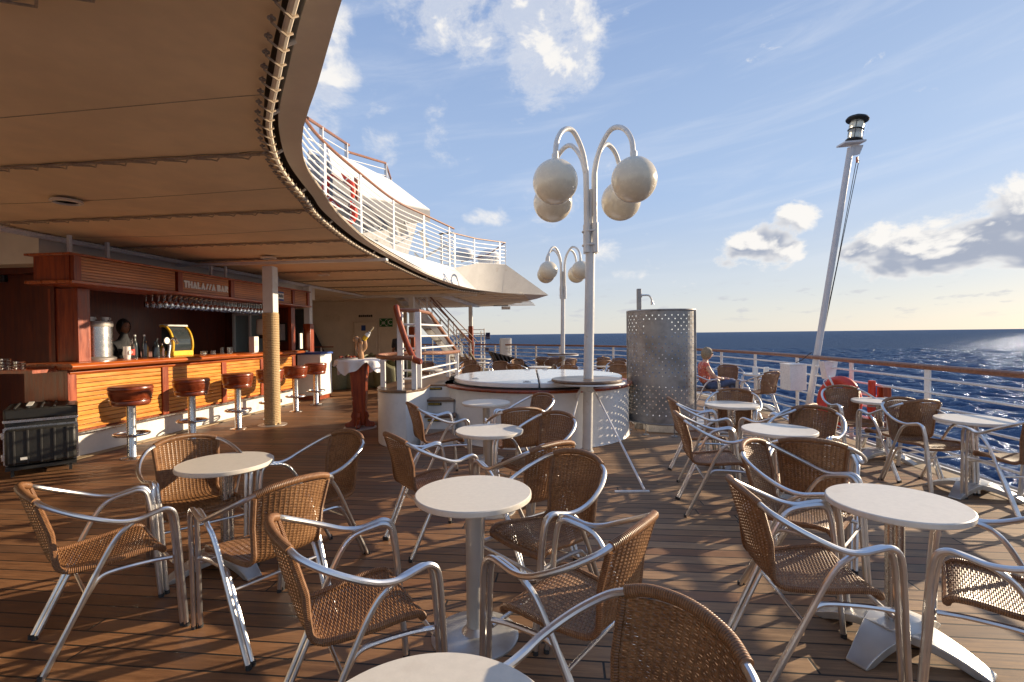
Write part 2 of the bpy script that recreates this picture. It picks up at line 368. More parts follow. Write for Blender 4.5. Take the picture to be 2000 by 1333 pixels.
        return o
def thing(name, label, cat, loc=(0, 0, 0), rz=0., group=None):
    o = bpy.data.objects.new(name, None); COL.objects.link(o); o.location = loc; o.rotation_euler = (0, 0, rz)
    o['label'] = label; o['category'] = cat
    if group: o['group'] = group
    ROOT[o.name] = Matrix.Translation(loc) @ Matrix.Rotation(rz, 4, 'Z'); return o
def tag(o, label, cat, group=None):
    o['label'] = label; o['category'] = cat
    if group: o['group'] = group
    return o
KIDS = {}
def dup(root, loc, rz, label, group=None, z=None):
    def cp(o, par):
        c = o.copy(); COL.objects.link(c); c.parent = par
        for ch in [q for q in KIDS[o.name]]: cp(ch, c)
        return c
    def reg(o):
        if o.name not in KIDS: KIDS[o.name] = list(o.children)
        for ch in KIDS[o.name]: reg(ch)
    reg(root); c = cp(root, None); c.location = loc; c.rotation_euler = (0, 0, rz); c['label'] = label
    if group: c['group'] = group
    ROOT[c.name] = Matrix.Translation(loc) @ Matrix.Rotation(rz, 4, 'Z'); return c
def catmull(P, n=6):
    P = [Vector(p) for p in P]; Q = [P[0]*2-P[1]]+P+[P[-1]*2-P[-2]]; out = []
    for i in range(1, len(Q)-2):
        a, b_, c, d = Q[i-1:i+3]
        for k in range(n):
            t_ = k/n; out.append(.5*((2*b_)+(c-a)*t_+(2*a-5*b_+4*c-d)*t_*t_+(3*b_-a-3*c+d)*t_**3))
    return out+[P[-1]]
def lerp(a, b, t_): return a+(b-a)*t_

# ================================================================= SETTING
# rail line (camera ground frame) and deck edge just inside it
RAIL = [(4.2, -1.5), (4.45, .6), (4.68, 2.6), (4.84, 4.64), (4.91, 5.87), (4.98, 7.16), (5.08, 8.6), (5.10, 10.0), (4.98, 11.6), (4.72, 13.0), (4.3, 14.4), (3.7, 16.2), (2.6, 17.9), (1.38, 19.2), (0., 20.9), (-1.35, 22.2), (-3.2, 23.2), (-6., 24.)]
railc = catmull([Vector((*C(x, d), 0)) for x, d in RAIL], 6)
def inset(poly, k):
    out = []
    for i, p in enumerate(poly):
        a = poly[max(0, i-1)]; b_ = poly[min(len(poly)-1, i+1)]; t_ = (b_-a).normalized(); out.append(p+Vector((-t_.y, t_.x, 0))*k)
    return out
edge = inset(railc, .13)
deck_poly = [(p.x, p.y) for p in edge]+[(-14, 24), (-14, -4)]
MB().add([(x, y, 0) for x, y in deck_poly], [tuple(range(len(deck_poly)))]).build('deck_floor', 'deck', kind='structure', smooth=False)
# covering board along the edge, navy waterway, hull below
e2 = inset(railc, .33)
wb = MB(); wb.strip([(p.x, p.y, .004) for p in edge], [(p.x, p.y, .004) for p in e2]); wb.build('margin_plank', 'cushion', kind='structure', smooth=False)
out2 = inset(railc, -.10)
nv = MB()
nv.strip([(p.x, p.y, .0) for p in edge], [(p.x, p.y, -.16) for p in edge]); nv.strip([(p.x, p.y, -.16) for p in edge], [(p.x, p.y, -.16) for p in out2])
nv.build('waterway', 'navy', kind='structure', smooth=False)
hl = MB(); hl.strip([(p.x, p.y, -.02) for p in out2], [(p.x, p.y, -11.5) for p in out2]); hl.strip([(p.x, p.y, -.02) for p in out2], [(p.x, p.y, -.02) for p in inset(railc, -.03)])
hl.strip([(p.x, p.y, -.02) for p in inset(railc, -.03)], [(p.x, p.y, -.16) for p in inset(railc, -.03)])
hl.build('hull', 'white', kind='structure', smooth=False)
# sea: polar grid with real waves near the ship
rr = np.concatenate([5.5*np.exp(np.linspace(0, math.log(9/5.5), 12))[:-1], 9*np.exp(np.linspace(0, math.log(420/9), 800))[:-1], 420*np.exp(np.linspace(0, math.log(45000/420), 110))])
aa = np.concatenate([np.linspace(-30, 50, 760), np.linspace(51, 329, 90)])*PI/180; nr, na = len(rr), len(aa)
AA, RR = np.meshgrid(aa, rr); X = RR*np.sin(AA); Y = RR*np.cos(AA)
dr = np.gradient(rr)[:, None]*np.ones_like(AA); dr = np.maximum(dr, RR*.0022); Z = np.zeros_like(X)
for k in range(90):
    lam = .7*(22/.7)**RNG.rand(); th = R(205)+RNG.randn()*.8; am = (.0105*lam if lam < 5 else .0105*5*(lam/5)**.35)*(.4+RNG.rand()); ph = RNG.rand()*6.28
    fade = np.clip(lam/(dr*2.6)-.5, 0, 1); q = 2*PI/lam*(X*math.cos(th)+Y*math.sin(th)+.18*lam*np.sin(2*PI/(lam*5.3)*(X*math.sin(th)-Y*math.cos(th))+ph))+ph
    Z += am*fade*(np.sin(q)+.3*np.sin(2*q+1.2))
Z = Z*np.clip((RR-2)/20, .5, 1)-10.95
me = bpy.data.meshes.new('sea'); nv_ = nr*na
me.vertices.add(nv_); me.vertices.foreach_set('co', np.stack([X, Y, Z], -1).ravel().astype(np.float32))
ii = np.arange(nr-1)[:, None]*na; jj = np.arange(na)[None, :]; j2 = (jj+1) % na
Fq = np.stack([ii+jj, ii+na+jj, ii+na+j2, ii+j2], -1).reshape(-1, 4)
me.loops.add(Fq.size); me.polygons.add(len(Fq)); me.loops.foreach_set('vertex_index', Fq.ravel().astype(np.int32))
me.polygons.foreach_set('loop_start', np.arange(0, Fq.size, 4, dtype=np.int32)); me.update(); me.validate()
me.polygons.foreach_set('use_smooth', np.ones(len(Fq), bool)); me.materials.append(M['sea'])
so = bpy.data.objects.new('sea', me); COL.objects.link(so); so['kind'] = 'structure'
if me.polygons[0].normal.z < 0: me.flip_normals()
#@@A
# ================================================================= CANOPY / UPPER DECK
PIPE = [(.9, -1.2), (.25, .2), (-.45, 1.35), (-.87, 2.03), (-1.03, 2.29), (-1.22, 2.62), (-1.48, 3.07), (-1.62, 3.36), (-1.80, 3.83), (-1.92, 4.28), (-2.06, 5.03), (-2.18, 5.61), (-2.30, 6.83), (-2.33, 7.96), (-2.26, 9.82), (-2.10, 12.11), (-1.68, 14.93), (-.86, 16.6)]
PLO = [(1.1, -1.2), (.4, .3), (-.3, 1.4), (-.67, 2.05), (-.84, 2.36), (-.99, 2.64), (-1.11, 2.86), (-1.31, 3.21), (-1.46, 3.50), (-1.61, 3.86), (-1.73, 4.25), (-1.87, 5.0), (-1.99, 5.65), (-2.11, 6.9), (-2.14, 8.0), (-2.06, 9.9), (-1.88, 12.2), (-1.28, 15.1), (-.35, 16.9), (1.37, 18.13)]
SAF = [(1.6, -.7), (.9, .8), (.2, 2.0), (-.2, 2.7), (-.5, 3.1)]
UPR = [(.3, -2), (-.6, .4), (-1.5, 2.4), (-2.15, 4.1), (-2.6, 5.6), (-2.82, 6.9), (-2.85, 7.84), (-2.75, 9.22), (-2.55, 10.98), (-2.12, 12.36), (-1.60, 13.94)]
def P2(L, z, n=5): return [Vector((*C(x, d), z)) for x, d in [(q.x, q.y) for q in catmull([(a, b_, 0) for a, b_ in L], n)]]
ZC = 2.93
pipe = P2(PIPE, ZC); pli = []; plo = P2(PLO, 2.98)
for i_, p_ in enumerate(pipe):
    t__ = (pipe[min(i_+1, len(pipe)-1)]-pipe[max(0, i_-1)]).normalized(); pli.append(Vector((p_.x+t__.y*.055, p_.y-t__.x*.055, 2.98)))
awn = thing('awning_ceiling', 'tan canvas awning laced panel by panel under the curved upper deck', 'awning', (-4, 6, 2.9))
def edge_c(s_):
    for a, b_ in zip(pipe[:-1], pipe[1:]):
        if a.y <= s_ <= b_.y: return lerp(a.x, b_.x, (s_-a.y)/(b_.y-a.y))
    return pipe[0].x if s_ < pipe[0].y else lerp(-2.45, -2.6, min(1, (s_-16.5)/4))
CIN = -6.85
seams = [-1.2, .1, 1.8, 3.55, 5.2, 6.9, 8.27, 10.1, 11.8, 13.5, 14.9, 16.3]
for i in range(len(seams)-1):                                     # canvas panels, sagging between the seams
    s0, s1 = seams[i]+.006, seams[i+1]-.006; g = MB(); nx, ny = 26, 8; V = []
    for a in range(ny+1):
        s_ = lerp(s0, s1, a/ny); ce = edge_c(s_)-.035
        for b_ in range(nx+1):
            q = b_/nx; c_ = lerp(CIN, ce, q); sag = .035*math.sin(PI*a/ny)*math.sin(PI*min(1, q*1.02))
            sag -= .012*abs(math.sin(c_*PI/.32))*(1-min(1, 4*min(a, ny-a)/ny))
            scal = .02*abs(math.sin(s_*PI/.17)) if b_ == nx else 0
            V.append((c_-scal, s_, ZC+.03-sag))
    F = [(a*(nx+1)+b_, (a+1)*(nx+1)+b_, (a+1)*(nx+1)+b_+1, a*(nx+1)+b_+1) for a in range(ny) for b_ in range(nx)]
    g.add(V, F); g.build('canvas_panel', 'canvas', awn, world=True)
    fsm = MB(); sq = lerp(s0, s1, .52); ceq = edge_c(sq)-.06
    fsm.tube([(lerp(CIN, ceq, q), sq+.01*math.sin(q*5), ZC+.028-.035*math.sin(PI*.52)*math.sin(PI*min(1, q*1.02))) for q in np.linspace(0, 1, 24)], .0025, 4); (fsm.build('fabric_seam', 'rope', awn, world=True) if s0 < 6 else None)
    sm = MB()
    if i > 0:                                                     # lacing rope zigzag over each seam
        c_ = CIN+.1; k = 0; pts = []
        while c_ < edge_c(seams[i])-.1:
            pts.append((c_, seams[i]+(.035 if k % 2 else -.035), ZC+.012)); pts.append((c_+.05, seams[i]+(.03 if k % 2 else -.03), ZC-.002)); c_ += .13; k += 1
        sm.tube(pts, .006, 5); sm.tube([(CIN+.05, seams[i], ZC+.02), (edge_c(seams[i])-.02, seams[i], ZC+.02)], .011, 6)
        sm.build('lacing_cord', 'rope', awn, world=True)
pp_ = MB(); pp_.tube(pipe, .019, 8); pp_.build('edge_pipe', 'soffit', awn, world=True)
lc = MB(); acc = 0
for a, b_ in zip(pipe[:-1], pipe[1:]):                             # spiral lashings round the edge pipe with eyelets
    L = (b_-a).length; t_ = (b_-a).normalized(); nrm_ = Vector((-t_.y, t_.x, 0))
    while acc < L:
        p = a+t_*acc; e_ = p+nrm_*.065+t_*(-.05)+Vector((0, 0, -.004))
        lc.tube([e_+Vector((0, 0, .02)), e_+Vector((0, 0, -.012)), p+nrm_*.03-t_*.02+Vector((0, 0, -.022)), p+Vector((0, 0, -.028)), p-nrm_*.026+t_*.012+Vector((0, 0, -.006)), p-nrm_*.022+t_*.03+Vector((0, 0, .018)), p+nrm_*.02+t_*.07+Vector((0, 0, .02))], .0065, 5)
        acc += .145
    acc -= L
lc.build('edge_lashing', 'rope', awn, world=True)
ey = MB(); acc = 0
for a, b_ in zip(pipe[:-1], pipe[1:]):
    L = (b_-a).length; t_ = (b_-a).normalized(); nrm_ = Vector((-t_.y, t_.x, 0))
    while acc < L:
        e_ = a+t_*acc+nrm_*.065+t_*(-.05)+Vector((0, 0, .0)); ey.torus(e_, .014, .005, 12, 6); acc += .145
    acc -= L
ey.build('eyelet', 'galv', awn, world=True)
bk = MB()
for i in range(3, len(pipe)-3, 9): bk.cyl(pipe[i], pli[i]+Vector((0, 0, -.01)), .012, .012, 8)
bk.build('pipe_bracket', 'soffit', awn, world=True)
# upper deck structure
ud = thing('upper_deck', 'curved white overhanging edge of the deck above the bar', 'deck', (-4, 10, 3.2))
sf = MB(); n_ = 160
ss_ = list(np.linspace(-1., 17.9, n_))
def by_s(L, ss):
    out = []
    for s_ in ss:
        for a, b_ in zip(L[:-1], L[1:]):
            if a.y <= s_ <= b_.y: out.append(a.lerp(b_, (s_-a.y)/max(1e-9, b_.y-a.y))); break
        else: out.append(L[0].copy() if s_ < L[0].y else L[-1].copy())
    return out
pl = by_s(pli, [min(q, pli[-1].y) for q in ss_]); po = by_s(plo, ss_)
for A, B, dz_ in ((pl, po, 0), (pl, po, .03)): sf.strip([p+Vector((0, 0, dz_)) for p in A], [p+Vector((0, 0, dz_)) for p in B])
sf.strip(pl, [p+Vector((0, 0, .12)) for p in pl])
sf.build('soffit_plate', 'soffit', ud, world=True)
vd = MB(); vd.strip([p+Vector((-.45, .0, .13)) for p in pl], [p+Vector((.02, 0, .13)) for p in pl]); vd.build('gap_shade_strip', 'gap_shade', ud, world=True)  # added strip that paints the gap beside the edge pipe as shade
# flared fascia from the soffit edge up to the deck level
upb = P2(UPR, 3.45); tipA = [Vector((*C(x, d), z)) for x, d, z in [(-1.3, 14.6, 3.66), (-.75, 15.5, 3.82), (-.17, 16.3, 3.86)]]
up_all = upb+tipA
def resamp(L, n):
    d_ = [0.]; 
    for a, b_ in zip(L[:-1], L[1:]): d_.append(d_[-1]+(b_-a).length)
    out = []
    for k in range(n):
        q = d_[-1]*k/(n-1); j = max(i for i in range(len(d_)) if d_[i] <= q+1e-9); j = min(j, len(L)-2)
        out.append(L[j].lerp(L[j+1], (q-d_[j])/(d_[j+1]-d_[j])))
    return out
def by_s(L, ss):                                                   # sample a polyline at given s (=y)
    out = []
    for s_ in ss:
        for a, b_ in zip(L[:-1], L[1:]):
            if a.y <= s_ <= b_.y: out.append(a.lerp(b_, (s_-a.y)/(b_.y-a.y))); break
        else: out.append(L[0].copy() if s_ < L[0].y else L[-1].copy())
    return out
ys = list(np.linspace(-.6, plo[-1].y-.01, 70)); lo = by_s(plo, ys); hi_y = list(np.linspace(-1.0, up_all[-1].y-.01, 70)); hi = by_s(up_all, hi_y)
k_ = max(i for i, p in enumerate(hi) if p.y <= upb[-1].y+.25); lo_t, hi_t, lo_end, hi_end = lo[k_], hi[k_], lo[-1], hi[-1]
lo_full, hi_full = lo, hi; lo = lo[:k_+1]; hi = hi[:k_+1]
fa = MB()
lo2 = [p+Vector((0, 0, .0)) for p in lo]; mid1 = [a.lerp(b_, .10)+Vector((0, 0, .02)) for a, b_ in zip(lo2, hi)]
fa.strip(lo2, mid1); fa.strip(mid1, hi)
fa.add([lo_t, lo_full[(k_+69)//2], lo_end, hi_t, hi_full[(k_+69)//2], hi_end], [(0, 1, 4, 3), (1, 2, 5, 4)])
# stern side of the flare, running back inboard
tip = lo_end; back_lo = [tip, Vector((*C(1.0, 20.), 2.98)), Vector((*C(.3, 22.5), 2.98)), Vector((*C(-.6, 24.6), 2.98)), Vector((*C(-3, 25.8), 2.98))]
back_hi = [hi_end, Vector((*C(-.5, 19.), 4.0)), Vector((*C(-1.0, 21.), 3.9)), Vector((*C(-2., 22.5), 3.86)), Vector((*C(-4, 23.5), 3.86))]
fa.strip(back_lo, back_hi)
fa.build('fascia', 'white', ud, world=True)
sl = MB()
poly = [(p.x, p.y) for p in by_s(upb, np.linspace(-1.5, upb[-1].y, 40))]+[(p.x-.3, p.y+.2) for p in tipA]+[(p.x-.2, p.y) for p in back_hi[1:]]+[(-12, 23), (-12, -2.5)]
sl.prism(poly, 3.38, 3.445); sl.build('deck_slab', 'white', ud, world=True, smooth=False)
# stern soffit beyond the canvas
so2 = MB(); a_ = [(p.x, p.y) for p in by_s(plo, np.linspace(16.3, plo[-1].y-.01, 8))]+[(p.x, p.y) for p in back_lo[1:]]+[(-9, 25.), (-9, 16.3)]
so2.add([(x, y, 2.985) for x, y in a_], [tuple(range(len(a_)))]); so2.build('stern_soffit', 'soffit', ud, world=True, smooth=False)
jb = MB()
for k in range(8): jb.box((-5.2, 17.3+k*.95, 2.965), (7.5, .05, .04))
jb.build('soffit_batten', 'soffit', ud, world=True)
bm_ = MB(); bm_.b2(-7.2, -3.05, 8.22, 8.32, 2.855, 2.895); bm_.build('cross_beam', 'white', ud, world=True)
MB().b2(-7.6, -2.95, 16.25, 16.40, 2.86, 2.93).build('cross_beam', 'white', ud, world=True); MB().b2(-4.3, -4.1, 16.6, 23.5, 2.88, 2.96).build('cross_beam', 'white', ud, world=True)
ip = MB(); ip.tube([(CIN, -1, 2.915), (CIN, 16.3, 2.915)], .03, 10); ip.tube([(CIN+.06, -1, 2.93), (CIN+.06, 16.3, 2.93)], .016, 8)
ip.build('inboard_pipe', 'white2', ud, world=True)
ll = MB(); k = 0; pts = []
s_ = 0.
while s_ < 16: pts += [(CIN+.07, s_, 2.96), (CIN-.035, s_+.05, 2.90), (CIN-.02, s_+.09, 2.95)]; s_ += .14
ll.tube(pts, .006, 4); ll.build('inboard_lashing', 'rope', ud, world=True)
for (x, d) in ((-4.30, 4.81), (-4.09, 8.35), (-4.06, 10.72)):
    X_, Y_ = C(x, d); t = thing('ceiling_light', {4.81: 'round recessed light in the nearest canvas panel, left of the picture', 8.35: 'round recessed light in the canvas just before the rope wrapped pillar', 10.72: 'faint round recessed light in the canvas beyond the rope wrapped pillar'}[d], 'ceiling light', (X_, Y_, 2.885), 0, 'recessed awning lights')
    MB().lathe([(.125, .02), (.13, .0), (.105, -.008), (.10, .012)], n=32).build('trim_ring', 'soffit', t); MB().lathe([(.0001, .012), (.10, .012)], n=24).build('diffuser', 'grey', t)
# ----- railings
def railing(line, zb, zt, posts, name, label, rails=5, wood_r=.028, postw=.06, group=None, mat='handrail', start=.12, bar_r=.0125):
    o = line[0]; t = thing(name, label, 'railing', (o.x, o.y, zb), 0, group)
    hr = MB(); hr.tube([Vector((p.x, p.y, zt+(p.z-line[0].z))) for p in line], wood_r, 10); hr.build('handrail', mat, t, world=True)
    rb = MB()
    for k in range(rails):
        z_ = zb+start+(zt-zb-start-.14)*k/(rails-1); rb.tube([Vector((p.x, p.y, z_+p.z-line[0].z)) for p in line], bar_r, 6)
    rb.build('rail_bars', 'white2', t, world=True)
    d_ = [0.]
    for a, b_ in zip(line[:-1], line[1:]): d_.append(d_[-1]+(b_-a).length)
    for q in posts:
        q = q*d_[-1] if q <= 1 else q; j = max(i for i in range(len(d_)) if d_[i] <= q+1e-6); j = min(j, len(line)-2)
        p = line[j].lerp(line[j+1], (q-d_[j])/max(1e-6, d_[j+1]-d_[j])); tg = line[j+1]-line[j]
        MB().box((p.x, p.y, (zb+zt)/2-.01+p.z-line[0].z), (postw, .014 if postw < .05 else .02, zt-zb-.02), math.atan2(tg.y, tg.x)).build('post', 'white2', t, world=True, bev=.003)
    return t
def at_u(line, us):                                                # arc length where the line passes the given x/d ratios
    out = []; acc = 0
    for a, b_ in zip(line[:-1], line[1:]):
        def rat(p): x = p.x*math.cos(TH)+p.y*math.sin(TH); d = -p.x*math.sin(TH)+p.y*math.cos(TH); return x/d if d > .3 else 99
        for u in us:
            ra, rb_ = rat(a), rat(b_); r0 = (u-1000)/966
            if (ra-r0)*(rb_-r0) <= 0 and ra < 50 and ra != rb_: out.append(acc+(b_-a).length*(r0-ra)/(rb_-ra))
        acc += (b_-a).length
    return sorted(out)
d_tot = sum((b_-a).length for a, b_ in zip(railc[:-1], railc[1:]))
ps = at_u(railc, [1812, 1663, 1557, 1475, 1409]); far0 = ps[-1]+1.35
ps = [ps[0]-1.45, ps[0]-2.9, ps[0]-4.3]+ps+list(np.arange(far0, d_tot-.2, 1.3))
railing([Vector((p.x, p.y, 0)) for p in railc], -.14, 1.12, [p for p in ps if p > 0], 'ship_railing', 'long white ship railing with brown wooden handrail round the open deck', 7, .034, .085, start=.16, bar_r=.016)
railing(upb[8:], 3.45, 4.55, at_u(upb[8:], [640, 709, 772, 831, 880]), 'upper_railing', 'white railing with brown handrail curving along the deck above', 9, .026, .075)
tl = [Vector((*C(x, d), z)) for x, d, z in ((-1.75, 14.3, 0), (-1.1, 15.9, .12), (-.2, 17.5, .28))]
railing(tl, 3.5, 4.52, at_u(tl, [884, 928, 977]), 'upper_railing', 'short white railing above the pointed tip of the upper deck', 7, .024, .07)
tl = [Vector((*C(x, d), 0)) for x, d in ((-.2, 17.5), (-.9, 20), (-2.2, 22))]
railing(tl, 3.6, 4.8, [0., .35, .8], 'upper_railing', 'white railing seen end on turning back from the tip of the upper deck', 7, .024, .06)
tl = [Vector((*C(x, d), 0)) for x, d in ((-2.05, 14.2), (-1.62, 13.98))]
railing(tl, 3.45, 4.45, [.15], 'upper_railing', 'short dark topped railing return beside the steps on the upper deck', 7, .024, .06, mat='black')
# deck above: roof block, its rails, lifebuoy, stowed loungers
ub = thing('upper_deckhouse', 'white sloping roof block with underside shade painted in grey on the upper deck', 'deckhouse', (*C(-4.6, 13.5), 3.45))
def Q(u, v, d):                                                   # point at pixel (u,v) of the photo and depth d
    a = u-1000; b_ = v-666.5; c, s = math.cos(.01119), math.sin(.01119); U = a*c-b_*s; V = a*s+b_*c
    x, zc = U/966, -V/966; c, s = math.cos(-.0134), math.sin(-.0134); y = c-zc*s; zz = s+zc*c; t_ = d/y
    return Vector((*C(x*t_, d), 1.56+zz*t_))
rf = MB(); A = [Q(679, 334, 11.5), Q(763, 357, 14.5), Q(840, 411, 15.5), Q(712, 378, 10.8)]
rf.plate([Q(640, 290, 10.4), Q(763, 352, 14.8), Q(840, 410, 16), Q(716, 385, 11.2), Q(650, 335, 9.6)], .05); rf.build('roof', 'white', ub, world=True, smooth=False)
sd = MB(); sd.plate([Q(840, 412, 15.3), Q(840, 434, 15.3), Q(716, 445, 11.0), Q(650, 385, 9.3), Q(650, 345, 9.3), Q(716, 387, 11.0)], .06); sd.build('shade_band', 'roof_shade', ub, world=True, smooth=False)  # shaded side below the roof, its shade painted as dark grey
wl = MB(); wl.plate([Q(600, 300, 10.5), Q(650, 330, 11.), Q(760, 400, 14.5), Q(815, 432, 16.5), Q(790, 520, 16.5), Q(600, 420, 10.5)], .08); wl.build('wall', 'grey', ub, world=True, smooth=False)  # cream wall coloured grey to stand in for the roof's shade
def up_rail(P, zt_drop, label, posts):
    t = thing('top_deck_railing', label, 'railing', P[0]-Vector((0, 0, zt_drop)))
    MB().tube(P, .035, 8).build('handrail', 'handrail', t, world=True); g = MB()
    for k in range(1, 6): g.tube([p-Vector((0, 0, zt_drop*k/5.5)) for p in P], .014, 6)
    g.build('rail_bars', 'white2', t, world=True)
    for q in posts: p = P[0].lerp(P[-1], q) if len(P) == 2 else P[int(q)]; MB().box(p-Vector((0, 0, zt_drop/2)), (.08, .03, zt_drop)).build('post', 'white2', t, world=True)
up_rail([Q(600, 231, 9.5), Q(681, 284, 12.5)], 1.05, 'topmost white railing ending beside the bright sky, upper left', (.28, .92))
up_rail([Q(676, 296, 12.8), Q(753, 319, 15.), Q(763, 349, 17.5)], 1.05, 'topmost railing section bending round the corner of the roof block', (0, 1, 2))
lb = thing('lifebuoy', 'red and white lifebuoy hanging behind the upper railing', 'lifebuoy', Q(661, 372, 10.2), TH)
MB().torus((0, 0, 0), .28, .075, M4=Matrix.Rotation(R(90), 4, 'X') @ Matrix.Rotation(0, 4, 'Z')).build('ring', 'red', lb)
for a in range(4): MB().torus((.28*math.cos(a*PI/2+.8), 0, .28*math.sin(a*PI/2+.8)), .08, .014, 12, 6, Matrix.Rotation(-(a*PI/2+.8), 4, 'Y')).build('strap', 'tape', lb)
lb2 = dup(lb, Q(670, 415, 10.0), TH+.3, 'lower red lifebuoy half hidden at the foot of the upper railing'); lb2.scale = (.8, .8, .8)
t = thing('light_float', 'red rescue light clipped beside the upper lifebuoys', 'rescue light', Q(686, 375, 10.4), TH)
MB().cyl((0, 0, -.3), (0, 0, .1), .05, .05, 12).build('body', 'red', t); MB().cyl((0, 0, .1), (0, 0, .25), .035, .03, 12).build('cap', 'red', t)
MB().b2(.07, .14, -.03, .03, -.35, .3).build('bracket', 'handrail', t)
def lounger(u, v, d, rz, label, mat='signwhite', cat='sun lounger', grp='sun loungers on the upper deck'):
    t = thing('folded_lounger', label, cat, Q(u, v, d+1.2)-Vector((0, 0, .1)), rz, grp); t.scale = (.7, .7, .7); g = MB()
    g.beam((-.6, 0, .1), (.5, 0, .75), .55, .04); g.build('backrest', mat, t); MB().beam((.5, 0, .75), (.75, 0, .1), .5, .03).build('frame', 'steel', t)
    MB().beam((-.6, 0, .05), (-.9, 0, .35), .5, .04).build('seat', mat, t)
for i, (u, v, d, rz, L) in enumerate(((735, 455, 11.5, .9, 'striped lounger folded against the railing below the roof block'), (760, 452, 11.8, 1.0, 'second folded lounger to the right, behind the middle railing post'),
    (800, 478, 13, .6, 'white lounger leaning behind the upper railing near its right end'), (850, 505, 14.2, .3, 'low lounger with white and blue pad at the right end of the upper deck'))): lounger(u, v, d, rz, L)
t = thing('vent_dome', 'white dome cover behind the short railing at the upper deck tip', 'cover', Q(955, 505, 21.), 0); MB().sphere((0, 0, 0), .42, (1.2, 1, .9)).build('shell', 'white', t); MB().torus((0, 0, -.05), .47, .03).build('rim', 'grey', t)
t = thing('vent_dome', 'smaller white dome cover left of the other dome on the upper deck', 'cover', Q(905, 497, 20.), 0); MB().sphere((0, 0, 0), .36, (1.2, 1, .8)).build('shell', 'white', t); MB().torus((0, 0, -.05), .4, .03).build('rim', 'grey', t)
t = thing('floodlight', 'small white floodlight hanging under the canopy tip', 'floodlight', Q(988, 602, 20.), 0); MB().box((0, 0, 0), (.35, .12, .12), .2).build('lamp_housing', 'white', t); MB().beam((-.5, 0, .1), (.1, 0, .1), .05, .05).build('bracket', 'grey', t)

# ----- pillars
p1 = thing('pillar', 'square white pillar wrapped in thick rope in its lower two thirds', 'pillar', (-5.2, 8.27, 0))
MB().box((0, 0, 2.4), (.19, .19, .82), R(4)).build('shaft', 'white', p1, bev=.012)
pr = []; z_ = 0.0; r0 = .118
g = MB(); pts = []; turns = 64
for k in range(turns*16+1):
    a = 2*PI*k/16; q = k/(turns*16); rr_ = r0*(1+.035*math.cos(4*a+PI/4*4)); pts.append((rr_*math.cos(a), rr_*math.sin(a), .02+1.955*q))
g.tube(pts, .0175, 6); g.build('rope_wrapping', 'ropewrap', p1)
MB().box((0, 0, 1.0), (.19, .19, 1.98), R(4)).build('core', 'ropewrap', p1); MB().lathe([(.24, 0), (.24, .006), (.16, .012)]).build('foot_plate', 'castalu', p1)
for X_, Y_, hw, top_, L in ((-6.8, 12.5, 1.9, 2.9, 'slim pillar beyond the bar end, white above dark wood'), (-5.2, 16.4, 1.85, 2.9, 'pillar behind the white ladder rails, white above brown wood'), (*C(-1.85, 22.3), 1.95, 2.98, 'pillar near the stern railing, white above red brown wood, standing against the sea')):
    t = thing('pillar', L, 'pillar', (X_, Y_, 0)); MB().box((0, 0, (hw+top_)/2), (.16, .16, top_-hw)).build('shaft', 'white', t, bev=.01); MB().box((0, 0, hw/2), (.20, .20, hw)).build('cladding', 'mahog', t, bev=.01)
# ================================================================= DECKHOUSE AND BAR
M['slat2'] = wood('varnished_canopy_slats', (.40, .12, .03), (.60, .24, .075), 1, .34, .2, groove=.0385)
M['lid'] = plain('lid_gelcoat', (.80, .80, .79), .16, var=.03, scale=2., coat=.4, rvar=.06)
M['poleg'] = plain('mast_paint', (.60, .585, .58), .35, var=.05, scale=4., wear=((.4, .35, .3), 6., .3))
dh = thing('deckhouse', 'cream painted ship wall behind and above the wooden bar', 'wall', (-8.6, 10, 0))
g = MB(); g.b2(-8.62, -8.5, -4, 13.2, 0, 3.38); g.b2(-12.0, -8.5, 13.08, 13.2, 0, 3.38); g.build('inner_wall', 'cream', dh, world=True)
g = MB(); g.b2(-8.5, -6.98, 5.9, 13.2, 2.58, 3.38); g.build('white_bulkhead', 'cream', dh, world=True)
g = MB(); g.b2(-8.5, -6.9, -4, 13.2, 3.2, 3.37); g.b2(-12, -6.9, 13.2, 25, 2.99, 3.1); g.build('deckhead', 'cream', dh, world=True)
wd = thing('white_door', 'white panelled metal door at the far left edge beside the dark wood wall', 'door', (-8.2, 6.55, 0))
g = MB(); g.b2(-9.6, -8.02, 6.60, 6.68, 0, 3.2); g.build('door_wall', 'white', wd, world=True)
g = MB(); g.b2(-8.9, -8.16, 6.53, 6.60, 0.1, 2.2); g.build('door_leaf', 'white2', wd, world=True, bev=.01)
g = MB(); g.b2(-8.2, -8.08, 6.50, 6.60, 0, 2.35); g.build('door_frame', 'white', wd, world=True, bev=.01)
for z_ in (.6, 1.35, 1.95): MB().b2(-8.3, -8.08, 6.46, 6.53, z_, z_+.09).build('hinge', 'white2', wd, world=True, bev=.006)
dw = thing('dark_wood_wall', 'very dark reddish wood panel wall between the white door and the bar', 'wall', (-7.7, 6.5, 0))
g = MB(); g.b2(-8.02, -7.02, 6.35, 6.47, 0, 3.1); g.build('wall_panel', 'darkwood', dw, world=True)
g = MB(); g.b2(-7.06, -7.0, 6.1, 6.35, 0, 2.62); g.build('corner_post', 'darkwood', dw, world=True)
sp = thing('wall_speaker', 'small dark loudspeaker high on the wall above the white door', 'speaker', (-8.15, 6.4, 2.5)); MB().box((0, 0, .05), (.22, .2, .3)).build('cabinet', 'black', sp, bev=.02); MB().cyl((0, -.11, .05), (0, -.1, .05), .08).build('grille', 'rubber', sp)
B0, B1 = 5.72, 11.05
bar = thing('bar', 'long varnished wooden bar counter and canopy with the white letters THALASSA BAR', 'bar', (-6.4, 8.3, 0))
bays = [(5.80, 7.18), (7.30, 8.55), (8.67, 9.72), (9.84, 10.95)]
